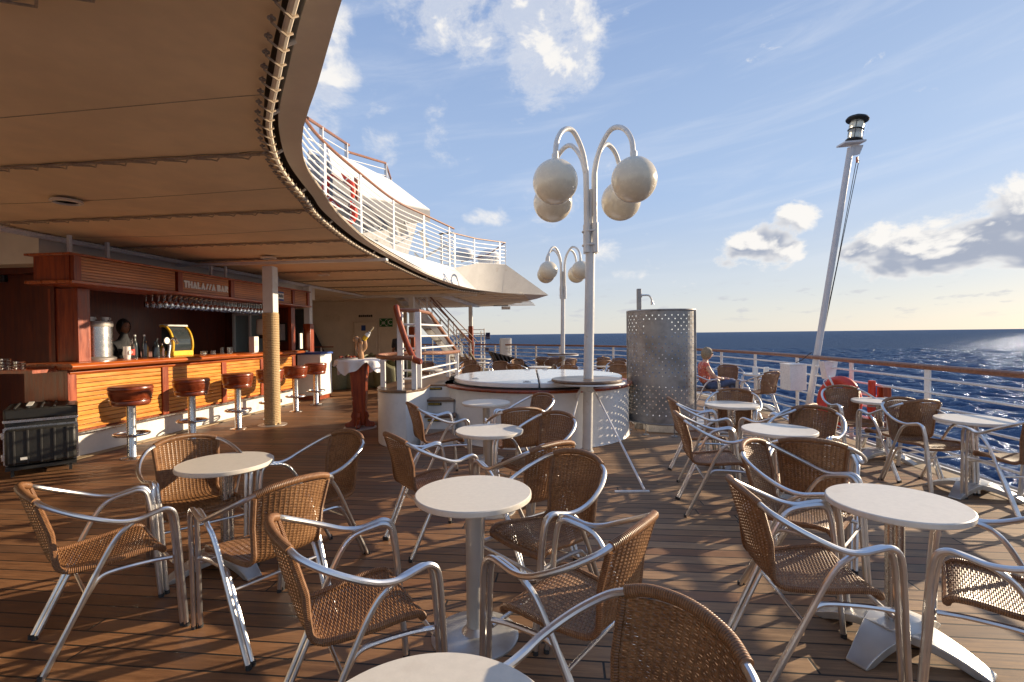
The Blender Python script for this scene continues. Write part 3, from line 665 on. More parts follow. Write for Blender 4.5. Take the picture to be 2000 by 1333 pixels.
g = MB(); g.b2(-6.95, -6.40, B0, B1, .34, 1.17); g.build('counter_body', 'mahog', bar, world=True)
for a, b_ in bays:
    for_ = MB(); n_ = 13
    for k in range(n_): z0 = .37+k*.061; for_.b2(-6.40, -6.372, a, b_, z0, z0+.054)
    for_.build('slat_panel', 'slat', bar, world=True, bev=.004)
for y_ in (5.74, 7.24, 8.61, 9.78, 11.0): MB().b2(-6.40, -6.35, y_-.06, y_+.06, .345, 1.165).build('upright', 'mahog', bar, world=True, bev=.006)
prof = []
def counter(s0, s1, x0, x1, z0, z1, name='counter_top'):
    g = MB(); n_ = 8; P = [(x0, z0)]+[(x1-.03+.035*math.sin(PI*k/n_-0), lerp(z0, z1, k/n_)) for k in range(n_+1)]+[(x0, z1)]
    V = [(x, s0, z) for x, z in P]+[(x, s1, z) for x, z in P]; n2 = len(P)
    g.add(V, [tuple(range(n2)), tuple(range(n2, 2*n2))[::-1]]+[(i, n2+i, n2+(i+1) % n2, (i+1) % n2) for i in range(n2)]); return g.build(name, 'mahog_h', bar, world=True)
counter(B0-.12, 8.75, -7.0, -6.19, 1.17, 1.25); counter(8.752, B1+.25, -7.0, -6.22, 1.165, 1.235)
counter(B0-.02, B1, -6.4, -6.34, 1.09, 1.165, 'moulding')
g = MB(); g.b2(-7.05, -6.42, B0-.14, B0-.10, 1.15, 1.225); g.build('end_shelf', 'mahog', bar, world=True)
g = MB(); g.b2(-7.15, -6.40, B0-.42, B0-.123, 1.15, 1.19); g.build('side_shelf', 'mahog', bar, world=True)
g = MB(); g.b2(-6.99, -6.41, B0-.03, B0, .34, 1.15); g.build('end_panel', 'mahog', bar, world=True)
g = MB(); g.b2(-6.97, -6.43, B0+.0, B1, 0, .34); g.build('plinth', 'white', bar, world=True)
g = MB(); g.tube([(-6.33, B0, .33), (-6.33, B1, .33)], .022, 10)
for y_ in np.arange(6, 11, 1.2): g.cyl((-6.45, y_, .33), (-6.33, y_, .33), .012)
g.build('foot_rail', 'steel', bar, world=True)
MB().b2(-7.02, -6.30, B0-.05, B1+.1, .0, .012).build('kick_strip', 'cushion', bar, world=True)
# side panels, back, interior
g = MB(); g.b2(-7.12, -6.62, 6.12, 6.20, 1.25, 2.26); g.build('side_panel', 'mahog', bar, world=True)
g = MB(); g.b2(-6.66, -6.60, 6.06, 6.24, 1.25, 2.26); g.build('corner_post', 'mahog', bar, world=True, bev=.005)
g = MB(); g.b2(-8.49, -8.40, 6.4, 11.5, 0, 2.58); g.build('back_wall', 'darkwood', bar, world=True)
g = MB(); g.b2(-8.40, -7.0, 6.36, 6.44, 0, 2.58); g.build('near_wall', 'darkwood', bar, world=True)
g = MB(); g.b2(-8.40, -6.5, 6.2, 11.5, 2.5, 2.58); g.build('bar_ceiling', 'darkwood', bar, world=True)
g = MB(); g.b2(-8.40, -8.15, 11.42, 11.5, 0, 2.58); g.b2(-7.25, -6.60, 11.42, 11.5, 0, 2.58); g.b2(-8.15, -7.25, 11.42, 11.5, 0, 1.2); g.b2(-8.15, -7.25, 11.42, 11.5, 2.15, 2.58); g.build('end_wall', 'darkwood', bar, world=True)
g = MB(); g.b2(-6.60, -6.52, 11.2, 11.36, 1.2, 2.3); g.build('far_post', 'mahog', bar, world=True)
wi = MB(); wi.b2(-8.14, -7.26, 11.44, 11.46, 1.2, 2.15); wio = wi.build('window', 'pane', bar, world=True)
g = MB(); g.b2(-8.17, -8.12, 11.38, 11.44, 1.2, 2.15); g.b2(-7.74, -7.70, 11.38, 11.44, 1.2, 2.15); g.b2(-7.28, -7.23, 11.38, 11.44, 1.2, 2.15); g.b2(-8.12, -7.28, 11.38, 11.44, 2.1, 2.15); g.build('frame', 'signwhite', wio, world=True)
# canopy fascia
CZ0, CZ1 = 2.27, 2.66; cb = [(5.78, 7.50), (7.66, 8.75), (8.91, 10.05), (10.21, 10.62), (10.7, 11.42)]
g = MB(); g.b2(-6.78, -6.27, 5.66, 11.5, CZ0+.04, CZ1-.03); g.build('canopy_box', 'mahog', bar, world=True)
for a, b_ in [(5.78, 7.35), (7.50, 8.62), (8.77, 9.85), (10.0, 10.75), (10.85, 11.42)]:
    f_ = MB()
    for k in range(8): z0 = CZ0+.055+k*.0385; f_.b2(-6.27, -6.245, a, b_, z0, z0+.033)
    f_.build('canopy_slats', 'slat2', bar, world=True, bev=.003)
for y_ in (5.72, 7.425, 8.695, 9.925, 10.8, 11.46): MB().b2(-6.27, -6.215, y_-.05, y_+.05, CZ0+.035, CZ1-.025).build('canopy_upright', 'mahog', bar, world=True, bev=.005)
g = MB(); g.b2(-6.85, -6.19, 5.60, 11.52, CZ1-.03, CZ1); g.build('canopy_top_trim', 'mahog_h', bar, world=True, bev=.006)
g = MB(); g.b2(-6.85, -6.17, 5.60, 11.52, CZ0, CZ0+.04); g.build('canopy_bottom_trim', 'mahog_h', bar, world=True, bev=.006)
hg = MB()
for y_ in (5.95, 6.5, 8.6, 9.0, 10.3, 10.75): MB().b2(-6.6, -6.56, y_-.02, y_+.02, CZ1, 3.0).build('hanger', 'white', bar, world=True)
# lettering, cut as block shapes (u along +Y, v up)
def letters(txt, y0, z0, h, mat='signwhite', x=-6.243, th=.012, gap=.055):
    G = {'T': [[(0, 1), (0, .72), (.22, .72), (.22, 0), (.5, 0), (.5, .72), (.72, .72), (.72, 1)]],
         'H': [[(0, 0), (.3, 0), (.3, 1), (0, 1)], [(.3, .38), (.55, .38), (.55, .62), (.3, .62)], [(.55, 0), (.85, 0), (.85, 1), (.55, 1)]],
         'A': [[(0, 0), (.38, 1), (.48, 1), (.86, 0), (.54, 0), (.43, .3), (.32, 0)]],
         'L': [[(0, 0), (.7, 0), (.62, .26), (.32, .26), (.32, 1), (0, 1)]],
         'S': [[(0, .22), (.14, 0), (.36, .12), (.5, .62), (.68, .78), (.54, 1), (.32, .88), (.18, .38)]],
         'B': [[(0, 0), (.62, 0), (.78, .14), (.78, .40), (.66, .52), (.74, .64), (.74, .88), (.6, 1), (0, 1)]],
         'R': [[(0, 0), (.28, 0), (.28, .36), (.5, 0), (.84, 0), (.58, .4), (.76, .56), (.76, .86), (.6, 1), (0, 1)]]}
    wd_ = {'T': .72, 'H': .85, 'A': .86, 'L': .7, 'S': .62, 'B': .78, 'R': .8}; y = y0; first = None
    for ch in txt:
        if ch == ' ': y += .28*h; continue
        g = MB()
        for P in G[ch]:
            n_ = len(P); V = [(x, y+a*h, z0+b_*h) for a, b_ in P]+[(x+th, y+a*h, z0+b_*h) for a, b_ in P]
            g.add(V, [tuple(range(n_))[::-1], tuple(range(n_, 2*n_))]+[(i, (i+1) % n_, n_+(i+1) % n_, n_+i) for i in range(n_)])
        g.build('letter', mat, bar, world=True, smooth=False); y += (wd_[ch]+gap*.62)*h
letters('THALASSA BAR', 7.52, 2.395, .117)
pq = thing('beer_plaque', 'small blue and white plaque on the canopy just left of the rope wrapped pillar', 'sign', (-6.24, 10.2, 2.38))
MB().b2(-6.243, -6.232, 10.03, 10.42, 2.36, 2.56).build('board', 'signblue', pq, world=True, bev=.004)
g = MB(); g.b2(-6.232, -6.228, 10.06, 10.41, 2.395, 2.525); g.build('white_field', 'signwhite', pq, world=True)
g = MB(); g.add([(-6.226, 10.04, 2.375), (-6.226, 10.16, 2.46), (-6.226, 10.04, 2.545)], [(0, 1, 2)]); g.build('red_triangle', 'red', pq, world=True)
g = MB()
for k in range(5): g.b2(-6.228, -6.2245, 10.19+k*.042, 10.215+k*.042, 2.43, 2.485+.012*(k % 2))
g.build('lettering', 'black', pq, world=True)
# bar stools
def bar_stool(first=[None], **kw):
    loc, rz, label = kw['loc'], kw['rz'], kw['label']
    if first[0] is not None: return dup(first[0], loc, rz, label, 'bar stools')
    t = thing('bar_stool', label, 'bar stool', loc, rz, 'bar stools'); first[0] = t
    MB().lathe([(.13, 0), (.13, .008), (.06, .018), (.052, .03), (.052, .70)], n=28).build('column', 'steel', t)
    MB().torus((0, 0, .32), .19, .016, 40, 8).build('foot_ring', 'steel', t)
    g = MB(); [g.cyl((.05*math.cos(a), .05*math.sin(a), .32), (.19*math.cos(a), .19*math.sin(a), .32), .010, n=8) for a in (0.4, PI/2+.4, PI+.4, 1.5*PI+.4)]; g.build('ring_spokes', 'steel', t)
    MB().lathe([(.0001, .70), (.195, .70), (.212, .715), (.217, .75), (.212, .765), (.222, .78), (.236, .845), (.242, .88), (.236, .892), (.244, .905), (.246, .925), (.236, .945), (.21, .95), (.0001, .935)], n=40).build('seat', 'seatred', t)
    MB().lathe([(.225, .768), (.233, .775), (.225, .78)], n=40).build('trim_ring', 'mahog', t); return t
for x, y, L in ((-5.64, 5.86, 'nearest bar stool, round red brown seat on a steel column beside the black flight case'), (-5.60, 6.86, 'second bar stool, in front of the panel under the canopy lettering'),
                (-5.57, 7.87, 'third bar stool, last one before the rope wrapped pillar'), (-5.60, 8.85, 'bar stool mostly hidden behind the rope wrapped pillar'),
                (-5.62, 9.77, 'bar stool just right of the rope wrapped pillar'), (-5.72, 10.80, 'farthest bar stool at the end of the bar, before the white cabinet')):
    bar_stool(loc=(x, y, 0), rz=random.random(), label=L)
# things on and behind the bar
BZ = 1.25
t = thing('coffee_urn', 'tall shiny steel coffee urn at the left end of the bar with cups on top', 'coffee urn', (-6.93, 6.62, BZ-.03))
MB().lathe([(.20, 0), (.245, .02), (.25, .06), (.21, .08)], n=36).build('drip_tray', 'galv', t); MB().lathe([(.205, .08), (.205, .52)], n=40).build('drum', 'steel', t); MB().lathe([(.21, .52), (.215, .55), (.21, .60), (.0001, .605)], n=36).build('lid', 'galv', t)
for a, b_, L in ((-.1, -.06, 'white coffee cup on the left of the coffee urn lid'), (.0, .05, 'white coffee cup in the middle of the coffee urn lid'), (.1, -.02, 'white coffee cup at the right edge of the coffee urn lid')):
    c_ = thing('coffee_cup', L, 'cup', (-6.93+a*.4-b_, 6.62+a, BZ+.575), a*9, 'cups on the coffee urn'); MB().lathe([(.028, 0), (.045, .035), (.048, .06), (.044, .06), (.024, .005)], n=18).build('bowl', 'signwhite', c_); MB().torus((.055, 0, .035), .016, .005, 12, 6, Matrix.Rotation(R(90), 4, 'X')).build('handle', 'signwhite', c_)
def bottle(x, y, h, mat, L, r=.036, lab=None):
    t = thing('bottle', L, 'bottle', (x, y, BZ), 0, 'bottles on the bar'); MB().lathe([(r, 0), (r, h*.58), (r*.85, h*.66), (r*.38, h*.78), (r*.36, h), (r*.3, h)], n=18).build('glass_body', mat, t)
    MB().lathe([(r*.42, h*.96), (r*.42, h*1.02), (.0001, h*1.03)], n=14).build('cap', 'signwhite' if h > .31 else 'black', t)
    if lab: MB().lathe([(r*1.03, h*.18), (r*1.03, h*.48)], n=18).build('label_band', lab, t)
for i, (y_, h, mt, lb_, L) in enumerate(((7.02, .30, 'glass', 'red', 'clear bottle with red band right beside the coffee urn'), (7.13, .36, 'glass_dark', None, 'tall dark bottle with pale cap, left of a twin'), (7.25, .36, 'glass_dark', None, 'tall dark bottle with pale cap, right of its twin'),
        (7.33, .28, 'amber', 'amber', 'brown rum bottle with yellow label'), (7.45, .26, 'glass_dark', None, 'short dark bottle right of the rum bottle'), (7.55, .30, 'glass_dark', None, 'dark bottle left of the round white tap badge'), (7.60, .24, 'glass', None, 'small clear bottle at the right end of the bottle row'))):
    bottle(-6.72-.05*(i % 2), y_, h, mt, L, lab=lb_)
t = thing('beer_tap', 'chrome beer tap with round white badge in front of the yellow case', 'beer tap', (-6.72, 7.75, BZ)); MB().tube(catmull([(0, -.03, 0), (0, 0, .15), (0, .02, .26), (.06, .04, .30), (.11, .05, .22)], 5), .028, 12).build('spout', 'steel', t); MB().cyl((.03, -.1, .27), (.05, -.1, .27), .055, n=24).build('badge', 'signwhite', t)
t = thing('milk_jug', 'small white jug at the foot of the coffee urn', 'jug', (-6.72, 6.93, BZ)); MB().lathe([(.04, 0), (.055, .08), (.045, .17), (.05, .19)], n=18).build('body', 'signwhite', t); MB().torus((.06, 0, .1), .03, .006, 14, 6, Matrix.Rotation(R(90), 4, 'X')).build('handle', 'signwhite', t)
t = thing('ice_cream_case', 'yellow framed glass display case with curved front on the bar', 'display case', (-6.95, 8.05, BZ))
g = MB(); Pf = [(.0, .02), (.20, .02), (.235, .15), (.225, .3), (.17, .44), (.08, .52), (0, .52)]
V = [(a, -.2, b_) for a, b_ in Pf]+[(a, .2, b_) for a, b_ in Pf]; n_ = len(Pf); g.add(V, [tuple(range(n_)), tuple(range(n_, 2*n_))[::-1]]+[(i, n_+i, n_+(i+1) % n_, (i+1) % n_) for i in range(n_)]); g.build('glass_front', 'glass_dark', t)
for y_ in (-.22, .22): MB().tube([(p.x, y_, p.y) for p in catmull([(x, z, 0) for x, z in Pf[1:]], 4)], .022, 8).build('side_frame', 'yellow', t)
MB().b2(.0, .25, -.23, .23, 0, .09).build('base', 'yellow', t, bev=.01); MB().b2(-.02, .15, -.23, .23, .515, .55).build('top_trim', 'signwhite', t, bev=.01)
for z_ in (.2, .3, .4): MB().b2(.05, .21-(z_-.2)*.25, -.17, .17, z_, z_+.02).build('shelf', 'steel', t)
for k in range(9):
    y_ = 8.4+k*.085+.2*(k > 4); t = thing('drinking_glass', ['first', 'second', 'third', 'fourth', 'fifth', 'sixth', 'seventh', 'eighth', 'last'][k]+' upturned glass from the left in the row on the bar counter', 'glass', (-6.62-.04*(k % 3), y_, BZ-.012), 0, 'glasses on the bar counter')
    h = .075 if k < 5 else .13; MB().lathe([(.03, 0), (.034, h), (.031, h), (.027, .004)], n=14).build('tumbler', 'glass', t)
gr = thing('hanging_wine_glass', 'rows of clear wine glasses hanging upside down under the bar canopy', 'wine glasses', (-6.75, 8.5, 2.2)); gr['kind'] = 'stuff'
g = MB()
for i in range(26):
    for j in range(4):
        x, y = -6.42-.115*j, 7.35+.115*i; z0 = 2.26-.01*random.random(); g.lathe([(.028, z0), (.004, z0-.008), (.004, z0-.09), (.03, z0-.115), (.036, z0-.15), (.031, z0-.19)], (x, y, 0), 10)
g.build('glass_rack_contents', 'glass', gr, world=True)
t = thing('glass_rack', 'thin dark rails the wine glasses hang from', 'rack', (-6.7, 8.8, 2.27)); g = MB()
for j in range(5): g.b2(-6.36-.115*j-.006, -6.36-.115*j+.006, 7.3, 10.4, 2.262, 2.27)
g.build('rails', 'black', t, world=True)
t = thing('paper_dispenser', 'bright white box standing upright on the bar left of the window', 'box', (-6.72, 10.05, BZ-.015)); MB().box((0, 0, .17), (.13, .16, .34)).build('case', 'signwhite', t, bev=.01); MB().box((.067, 0, .2), (.006, .1, .12)).build('front_plate', 'cream', t)
t = thing('menu_board', 'dark framed board hanging near the far end of the bar', 'notice board', (-6.9, 11.3, 1.5)); MB().b2(-7.05, -6.75, 11.36, 11.39, 1.45, 1.9).build('frame', 'black', t, world=True); MB().b2(-7.02, -6.78, 11.345, 11.36, 1.48, 1.87).build('paper', 'grey', t, world=True)
t = thing('hand_dryer', 'pale rounded dispenser hanging left of the rope pillar behind the bar', 'dispenser', (-7.1, 10.95, 1.7)); MB().box((0, 0, .1), (.22, .2, .38)).build('shell', 'cream', t, bev=.05); MB().box((0, 0, -.13), (.1, .1, .08)).build('nozzle', 'black', t)
for k, L in ((0, 'stack of glass ashtrays on the side shelf, the taller left stack'), (1, 'stack of glass ashtrays on the side shelf, the lower right stack')):
    t = thing('ashtray_stack', L, 'ashtrays', (-6.92+.2*k, B0-.3, 1.19), 0, 'ashtray stacks'); 
    for j in range(4-k): MB().lathe([(.055, j*.036), (.06, j*.036+.03), (.05, j*.036+.03), (.045, j*.036+.008)], n=20).build('ashtray', 'glass', t)
# barman behind the counter (head and shoulders)
def skin_body(name, V, E_, rad, mat, parent, root=0, sub=1, loc=(0, 0, 0)):
    me = bpy.data.meshes.new(name); me.from_pydata([tuple(v) for v in V], E_, []); o = bpy.data.objects.new(name, me); COL.objects.link(o)
    o.modifiers.new('skin', 'SKIN')
    for i, r_ in enumerate(rad):
        sv = me.skin_vertices[0].data[i]; sv.radius = (r_, r_) if not hasattr(r_, '__len__') else r_; sv.use_root = (i == root)
    sm_ = o.modifiers.new('sub', 'SUBSURF'); sm_.levels = sm_.render_levels = sub
    dg = bpy.context.evaluated_depsgraph_get(); nm = bpy.data.meshes.new_from_object(o.evaluated_get(dg)); bpy.data.objects.remove(o)
    nm.materials.clear(); nm.materials.append(M[mat]); nm.polygons.foreach_set('use_smooth', [True]*len(nm.polygons)); nm.name = name
    o2 = bpy.data.objects.new(name, nm); COL.objects.link(o2); o2.parent = parent; ROOT[o2.name] = ROOT[parent.name]; return o2
def head(t, c, rz, skin, hairmat, name='head', glasses=False, bun=False, tilt=0):
    Mh = Matrix.Translation(c) @ Matrix.Rotation(rz, 4, 'Z') @ Matrix.Rotation(tilt, 4, 'X')
    g = MB(); n1, n2 = 20, 24; V = []
    for i in range(n1+1):
        th = PI*i/n1
        for j in range(n2):
            ph = 2*PI*j/n2; x = math.sin(th)*math.sin(ph); y = math.sin(th)*math.cos(ph); z = math.cos(th)
            jaw = 1-.28*max(0, -z)**1.2; px_, py_, pz_ = .074*x*jaw, .093*y*(1-.08*max(0, -z)), .115*z
            f_ = max(0, y)*math.exp(-(x/.22)**2)
            py_ += .022*f_*math.exp(-((z+.12)/.16)**2)              # nose
            py_ += .008*max(0, y)*math.exp(-(x/.3)**2)*math.exp(-((z+.5)/.09)**2)+.010*f_*math.exp(-((z+.82)/.14)**2)   # lips, chin
            py_ -= .008*max(0, y)*math.exp(-((abs(x)-.38)/.16)**2)*math.exp(-((z-.08)/.12)**2)                 # eye sockets
            V.append(Mh @ Vector((px_, py_, pz_)))
    F = [(i*n2+j, i*n2+(j+1) % n2, (i+1)*n2+(j+1) % n2, (i+1)*n2+j) for i in range(n1) for j in range(n2)]; g.add(V, F)
    for s in (-1, 1): g.sphere(Mh @ Vector((.074*s, -.012, -.005)), .022, (.35, .8, 1.2), 10)
    h_ = MB(); V = []; 
    for i in range(17):
        th = PI*i/16*.80
        for j in range(n2):
            ph = 2*PI*j/n2; y0 = math.cos(ph); lim = .82 if y0 < .05 else .82*max(.38, 1-.8*y0)
            th2 = PI*i/16*lim; x = math.sin(th2)*math.sin(ph); y = math.sin(th2)*math.cos(ph); z = math.cos(th2); k_ = 1.14+.04*math.sin(7*ph+3*i)+.09*(y0 < 0)
            V.append(Mh @ Vector((.077*x*k_, .100*y*k_-.008, .118*z*k_+.002)))
    h_.add(V, [(i*n2+j, i*n2+(j+1) % n2, (i+1)*n2+(j+1) % n2, (i+1)*n2+j) for i in range(16) for j in range(n2)])
    h_.build('hair', hairmat, t)
    ez = MB()
    if glasses:
        for s in (-1, 1): ez.sphere(Mh @ Vector((.034*s, .082, .012)), .03, (1, .45, .75), 12); ez.tube([Mh @ Vector((.05*s, .075, .016)), Mh @ Vector((.084*s, .0, .018))], .004, 6)
        ez.build('sunglasses', 'black', t)
    else:
        for s in (-1, 1): ez.sphere(Mh @ Vector((.029*s, .079, .012)), .012, (1, .7, .7), 10)
        ez.build('eyes', 'hair_dark', t)
    return g
t = thing('person', 'dark haired barman in dark clothes standing in the shade behind the bar bottles', 'person', (-7.3, 7.47, .03), R(-100))
g = head(t, (0, .02, 1.72), 0, 'skin_dark', 'hair_dark'); 
skin_body('body', [(0, 0, .95), (0, 0, 1.2), (0, 0, 1.42), (0, 0, 1.52), (0, .01, 1.62), (0, .02, 1.68), (-.18, 0, 1.44), (-.22, .02, 1.18), (-.2, .2, 1.05), (.18, 0, 1.44), (.22, .02, 1.18), (.2, .2, 1.05), (-.09, 0, .88), (-.1, 0, .48), (-.1, 0, .06), (-.1, .12, .03), (.09, 0, .88), (.1, 0, .48), (.1, 0, .06), (.1, .12, .03)],
          [(0, 1), (1, 2), (2, 3), (3, 4), (4, 5), (2, 6), (6, 7), (7, 8), (2, 9), (9, 10), (10, 11), (0, 12), (12, 13), (13, 14), (14, 15), (0, 16), (16, 17), (17, 18), (18, 19)],
          [.14, .14, .16, .07, .055, .05, .065, .05, .035, .065, .05, .035, .09, .065, .045, .035, .09, .065, .045, .035], 'shirt', t)
MB().lathe([(.062, 1.50), (.058, 1.55)], n=18).build('collar', 'signwhite', t)
g.build('face', 'skin_dark', t)
# white cabinet at the far end of the bar
t = thing('white_cabinet', 'white cabinet with blue top behind the farthest bar stools', 'cabinet', (-6.3, 11.9, 0))
MB().b2(-6.62, -6.02, 11.6, 12.2, .1, 1.12).build('body', 'signwhite', t, world=True, bev=.01); MB().b2(-6.65, -5.99, 11.57, 12.23, 1.12, 1.17).build('top', 'signblue', t, world=True, bev=.008); MB().b2(-6.6, -6.05, 11.62, 12.18, 0, .1).build('plinth', 'mahog', t, world=True)
t = thing('service_stand', 'dark machine with paper sheets standing past the far end of the bar', 'machine', (-7.0, 12.4, 0)); MB().b2(-7.25, -6.75, 12.2, 12.6, 0, 1.2).build('base', 'black', t, world=True); MB().box((-7.0, 12.3, 1.5), (.3, .1, .55), .3).build('screen', 'black', t, world=True); MB().box((-6.85, 12.2, 1.45), (.03, .2, .4), .2).build('papers', 'signwhite', t, world=True)
# ================================================================= BACK WALL, PLATFORM, POOL TUB
bw = thing('cabin_wall', 'cream ship wall across the back of the covered deck with a door in it', 'wall', (-8.5, 19.6, 0))
g = MB(); g.b2(-12, -6.45, 19.6, 19.72, 0, 2.985); g.build('wall', 'cream', bw, world=True)
MB().b2(-12, -11.9, 13.2, 19.6, 0, 2.985).build('side_wall', 'cream', bw, world=True)
d_ = MB().b2(-8.66, -7.69, 19.54, 19.6, .12, 2.13).build('door', 'cream', bw, world=True, bev=.02); MB().b2(-8.60, -8.54, 19.50, 19.54, 1.0, 1.16).build('handle', 'steel', d_, world=True)
g = MB(); g.b2(-8.76, -8.68, 19.56, 19.6, .1, 2.2); g.b2(-7.67, -7.60, 19.56, 19.6, .1, 2.2); g.b2(-8.68, -7.67, 19.56, 19.6, 2.14, 2.2); g.build('door_frame', 'soffit', d_, world=True)
MB().b2(-8.34, -8.16, 19.53, 19.54, 1.78, 2.0).build('notice', 'signblue', d_, world=True)
for x_ in (-9.43, -9.81): MB().torus((x_, 19.58, 2.32), .13, .02, 24, 8, Matrix.Rotation(R(90), 4, 'X')).build('porthole_ring', 'cream', bw, world=True)
t = thing('name_lettering', 'dark lettering on the wall above the cream door', 'lettering', (-8.2, 19.55, 2.40)); g = MB()
for k in range(7): g.b2(-8.46+k*.085, -8.40+k*.085, 19.57, 19.595, 2.34, 2.43-.01*(k % 2))
g.build('letters', 'black', t, world=True)
def text(s_, size, mat, parent, loc, rot, name='lettering', ext=.002, font_bold=.0):
    cu = bpy.data.curves.new(name, 'FONT'); cu.body = s_; cu.size = size; cu.extrude = ext; cu.align_x = 'CENTER'; cu.align_y = 'CENTER'; cu.offset = font_bold
    o = bpy.data.objects.new(name, cu); COL.objects.link(o); dg = bpy.context.evaluated_depsgraph_get(); me_ = bpy.data.meshes.new_from_object(o.evaluated_get(dg)); bpy.data.objects.remove(o)
    T = Matrix.Translation(loc) @ rot
    if parent is not None: T = ROOT[parent.name].inverted() @ T
    me_.transform(T); me_.materials.clear(); me_.materials.append(M[mat]); o = bpy.data.objects.new(name, me_); COL.objects.link(o); o.parent = parent; return o
RX = Matrix.Rotation(R(90), 4, 'X')
t = thing('muster_sign', 'green assembly station sign with white pictogram on the cabin wall', 'sign', (-7.44, 19.58, 2.1)); MB().b2(-7.58, -7.24, 19.57, 19.59, 1.93, 2.27).build('board', 'signgreen', t, world=True)
g = MB()
for sx in (-1, 1):
    for sz in (-1, 1): g.beam((-7.41+sx*.145, 19.565, 2.10+sz*.145), (-7.41+sx*.085, 19.565, 2.10+sz*.085), .004, .025)
for k in (-1, 0, 1): g.sphere((-7.41+k*.05, 19.565, 2.13), .018, (1, .2, 1), 10); g.b2(-7.425+k*.05, -7.395+k*.05, 19.562, 19.568, 2.03, 2.11)
g.build('pictogram', 'signwhite', t, world=True)
t = thing('letter_sign', 'narrow green sign with the white letter C beside the assembly sign', 'sign', (-7.13, 19.58, 2.1)); MB().b2(-7.22, -7.03, 19.57, 19.59, 1.93, 2.27).build('board', 'signgreen', t, world=True); text('C', .27, 'signwhite', t, (-7.125, 19.56, 2.10), RX, 'letter')
t = thing('mesh_screen', 'dark slanted mesh screen at the left of the cream cabin wall', 'screen', (-10.5, 19.3, 0)); MB().plate([(-11.8, 19.4, .3), (-9.75, 19.4, .3), (-9.85, 19.4, .9), (-10.75, 19.4, 2.7), (-11.8, 19.4, 2.7)], .02).build('panel', 'grey_dark', t, world=True, smooth=False); MB().beam((-11.5, 18.4, 1.15), (-9.0, 18.4, 1.15), .04, .04).build('rail', 'mahog', t, world=True)
for x_ in (-10.9, -10.2, -9.5): MB().box((x_, 18.4, .57), (.05, .05, 1.12)).build('post', 'white2', t, world=True)
# platform beside the tub
PX0, PX1 = C(-2.05, 7.5), None
pf = thing('pool_platform', 'raised teak topped white platform with steps beside the whirlpool tub', 'platform', (*C(-1.4, 8.0), 0))
def CP(L): return [C(x, d) for x, d in L]
curve = catmull([(-1.47, 6.82, 0), (-1.66, 6.84, 0), (-1.84, 6.98, 0), (-1.98, 7.25, 0), (-2.02, 7.6, 0), (-1.95, 8.2, 0), (-1.9, 9.4, 0)], 5)
basepoly = [(p.x, p.y) for p in curve]+[(-.2, 9.9), (-.3, 9.35), (-.62, 9.0), (-.84, 8.55), (-.88, 7.65), (-1.28, 7.65), (-1.28, 7.12)]
def wonk(P, k): 
    cx = sum(p[0] for p in P)/len(P); cy = sum(p[1] for p in P)/len(P); return [(cx+(x-cx)*k, cy+(y-cy)*k) for x, y in P]
MB().prism(CP(basepoly)[::-1], 0, .765).build('base', 'white', pf, world=True, bev=.012)
MB().prism(CP(wonk(basepoly, 1.022))[::-1], .765, .80).build('teak_top', 'weathered', pf, world=True, bev=.006)
g = MB(); A = [C(-1.36, 6.96), C(-1.22, 7.2)]
for i, (z_, d0) in enumerate(((.6, 7.42), (.4, 7.18), (.2, 6.92))):
    poly = CP([(-1.30, d0-.02), (-.84+.045*(i-1), d0-.06), (-.84, 7.72), (-1.30, 7.72)]); MB().prism(poly, 0, z_-.035).build('step', 'white', pf, world=True, bev=.006); MB().prism(CP([(-1.30, d0-.05), (-.82+.045*(i-1), d0-.09), (-.84, 7.70-.24*i), (-1.30, 7.70-.24*i)]), z_-.033, z_).build('tread', 'weathered', pf, world=True, bev=.005)
Rz = Matrix.Rotation(TH+.04, 4, 'Z')
for i, (z_, d0, x_) in enumerate(((.735, 7.64, -1.19), (.535, 7.36, -1.16), (.335, 7.12, -1.13))):
    st = thing('step_sign', ['top', 'middle', 'lowest'][i]+' yellow on black step warning strip below the platform', 'sign', (*C(x_, d0), z_), TH, 'step warning strips'); MB().box((0, 0, 0), (.20, .008, .042)).build('strip', 'black', st)
    text('WATCH YOUR STEP', .0225, 'yellow', st, ROOT[st.name] @ Vector((0, -.006, 0)), Rz @ RX, 'lettering', .001, .0006)
# rails on the platform
pr_ = thing('platform_railing', 'white ladder like railing with curved reddish wooden handrails on the platform', 'railing', (*C(-1.5, 7.2), .8))
def W3(L): return [Vector((*C(x, d), z)) for x, d, z in L]
def pst(x, d, z0, z1, w_=.07): MB().box((*C(x, d), (z0+z1)/2), (w_, w_*.75, z1-z0), TH).build('post', 'white2', pr_, world=True, bev=.005)
pst(-1.63, 7.22, .8, 1.93, .085); pst(-1.36, 7.18, .8, 1.90, .08); pst(-1.58, 6.92, .8, 1.26); pst(-1.91, 7.30, .8, 1.25); pst(-1.38, 6.95, .8, 1.20)
pst(-1.03, 9.2, .8, 1.23); pst(-1.17, 9.0, .8, 1.23)
MB().tube(catmull(W3([(-1.66, 7.12, 1.99), (-1.64, 7.08, 1.90), (-1.57, 7.05, 1.66), (-1.48, 7.0, 1.42), (-1.40, 6.93, 1.27), (-1.36, 6.90, 1.22), (-1.26, 6.86, 1.19)]), 6), [.035]+[.044]*35+[.03], 12).build('sloping_handrail', 'mahog', pr_, world=True)
MB().tube(catmull(W3([(-1.38, 6.86, 1.25), (-1.58, 6.88, 1.25), (-1.80, 7.0, 1.25), (-1.98, 7.28, 1.26), (-1.92, 7.6, 1.27), (-1.6, 7.85, 1.28), (-1.2, 8.4, 1.26), (-1.0, 9.3, 1.25)]), 6), .032, 10).build('curved_handrail', 'handrail', pr_, world=True)
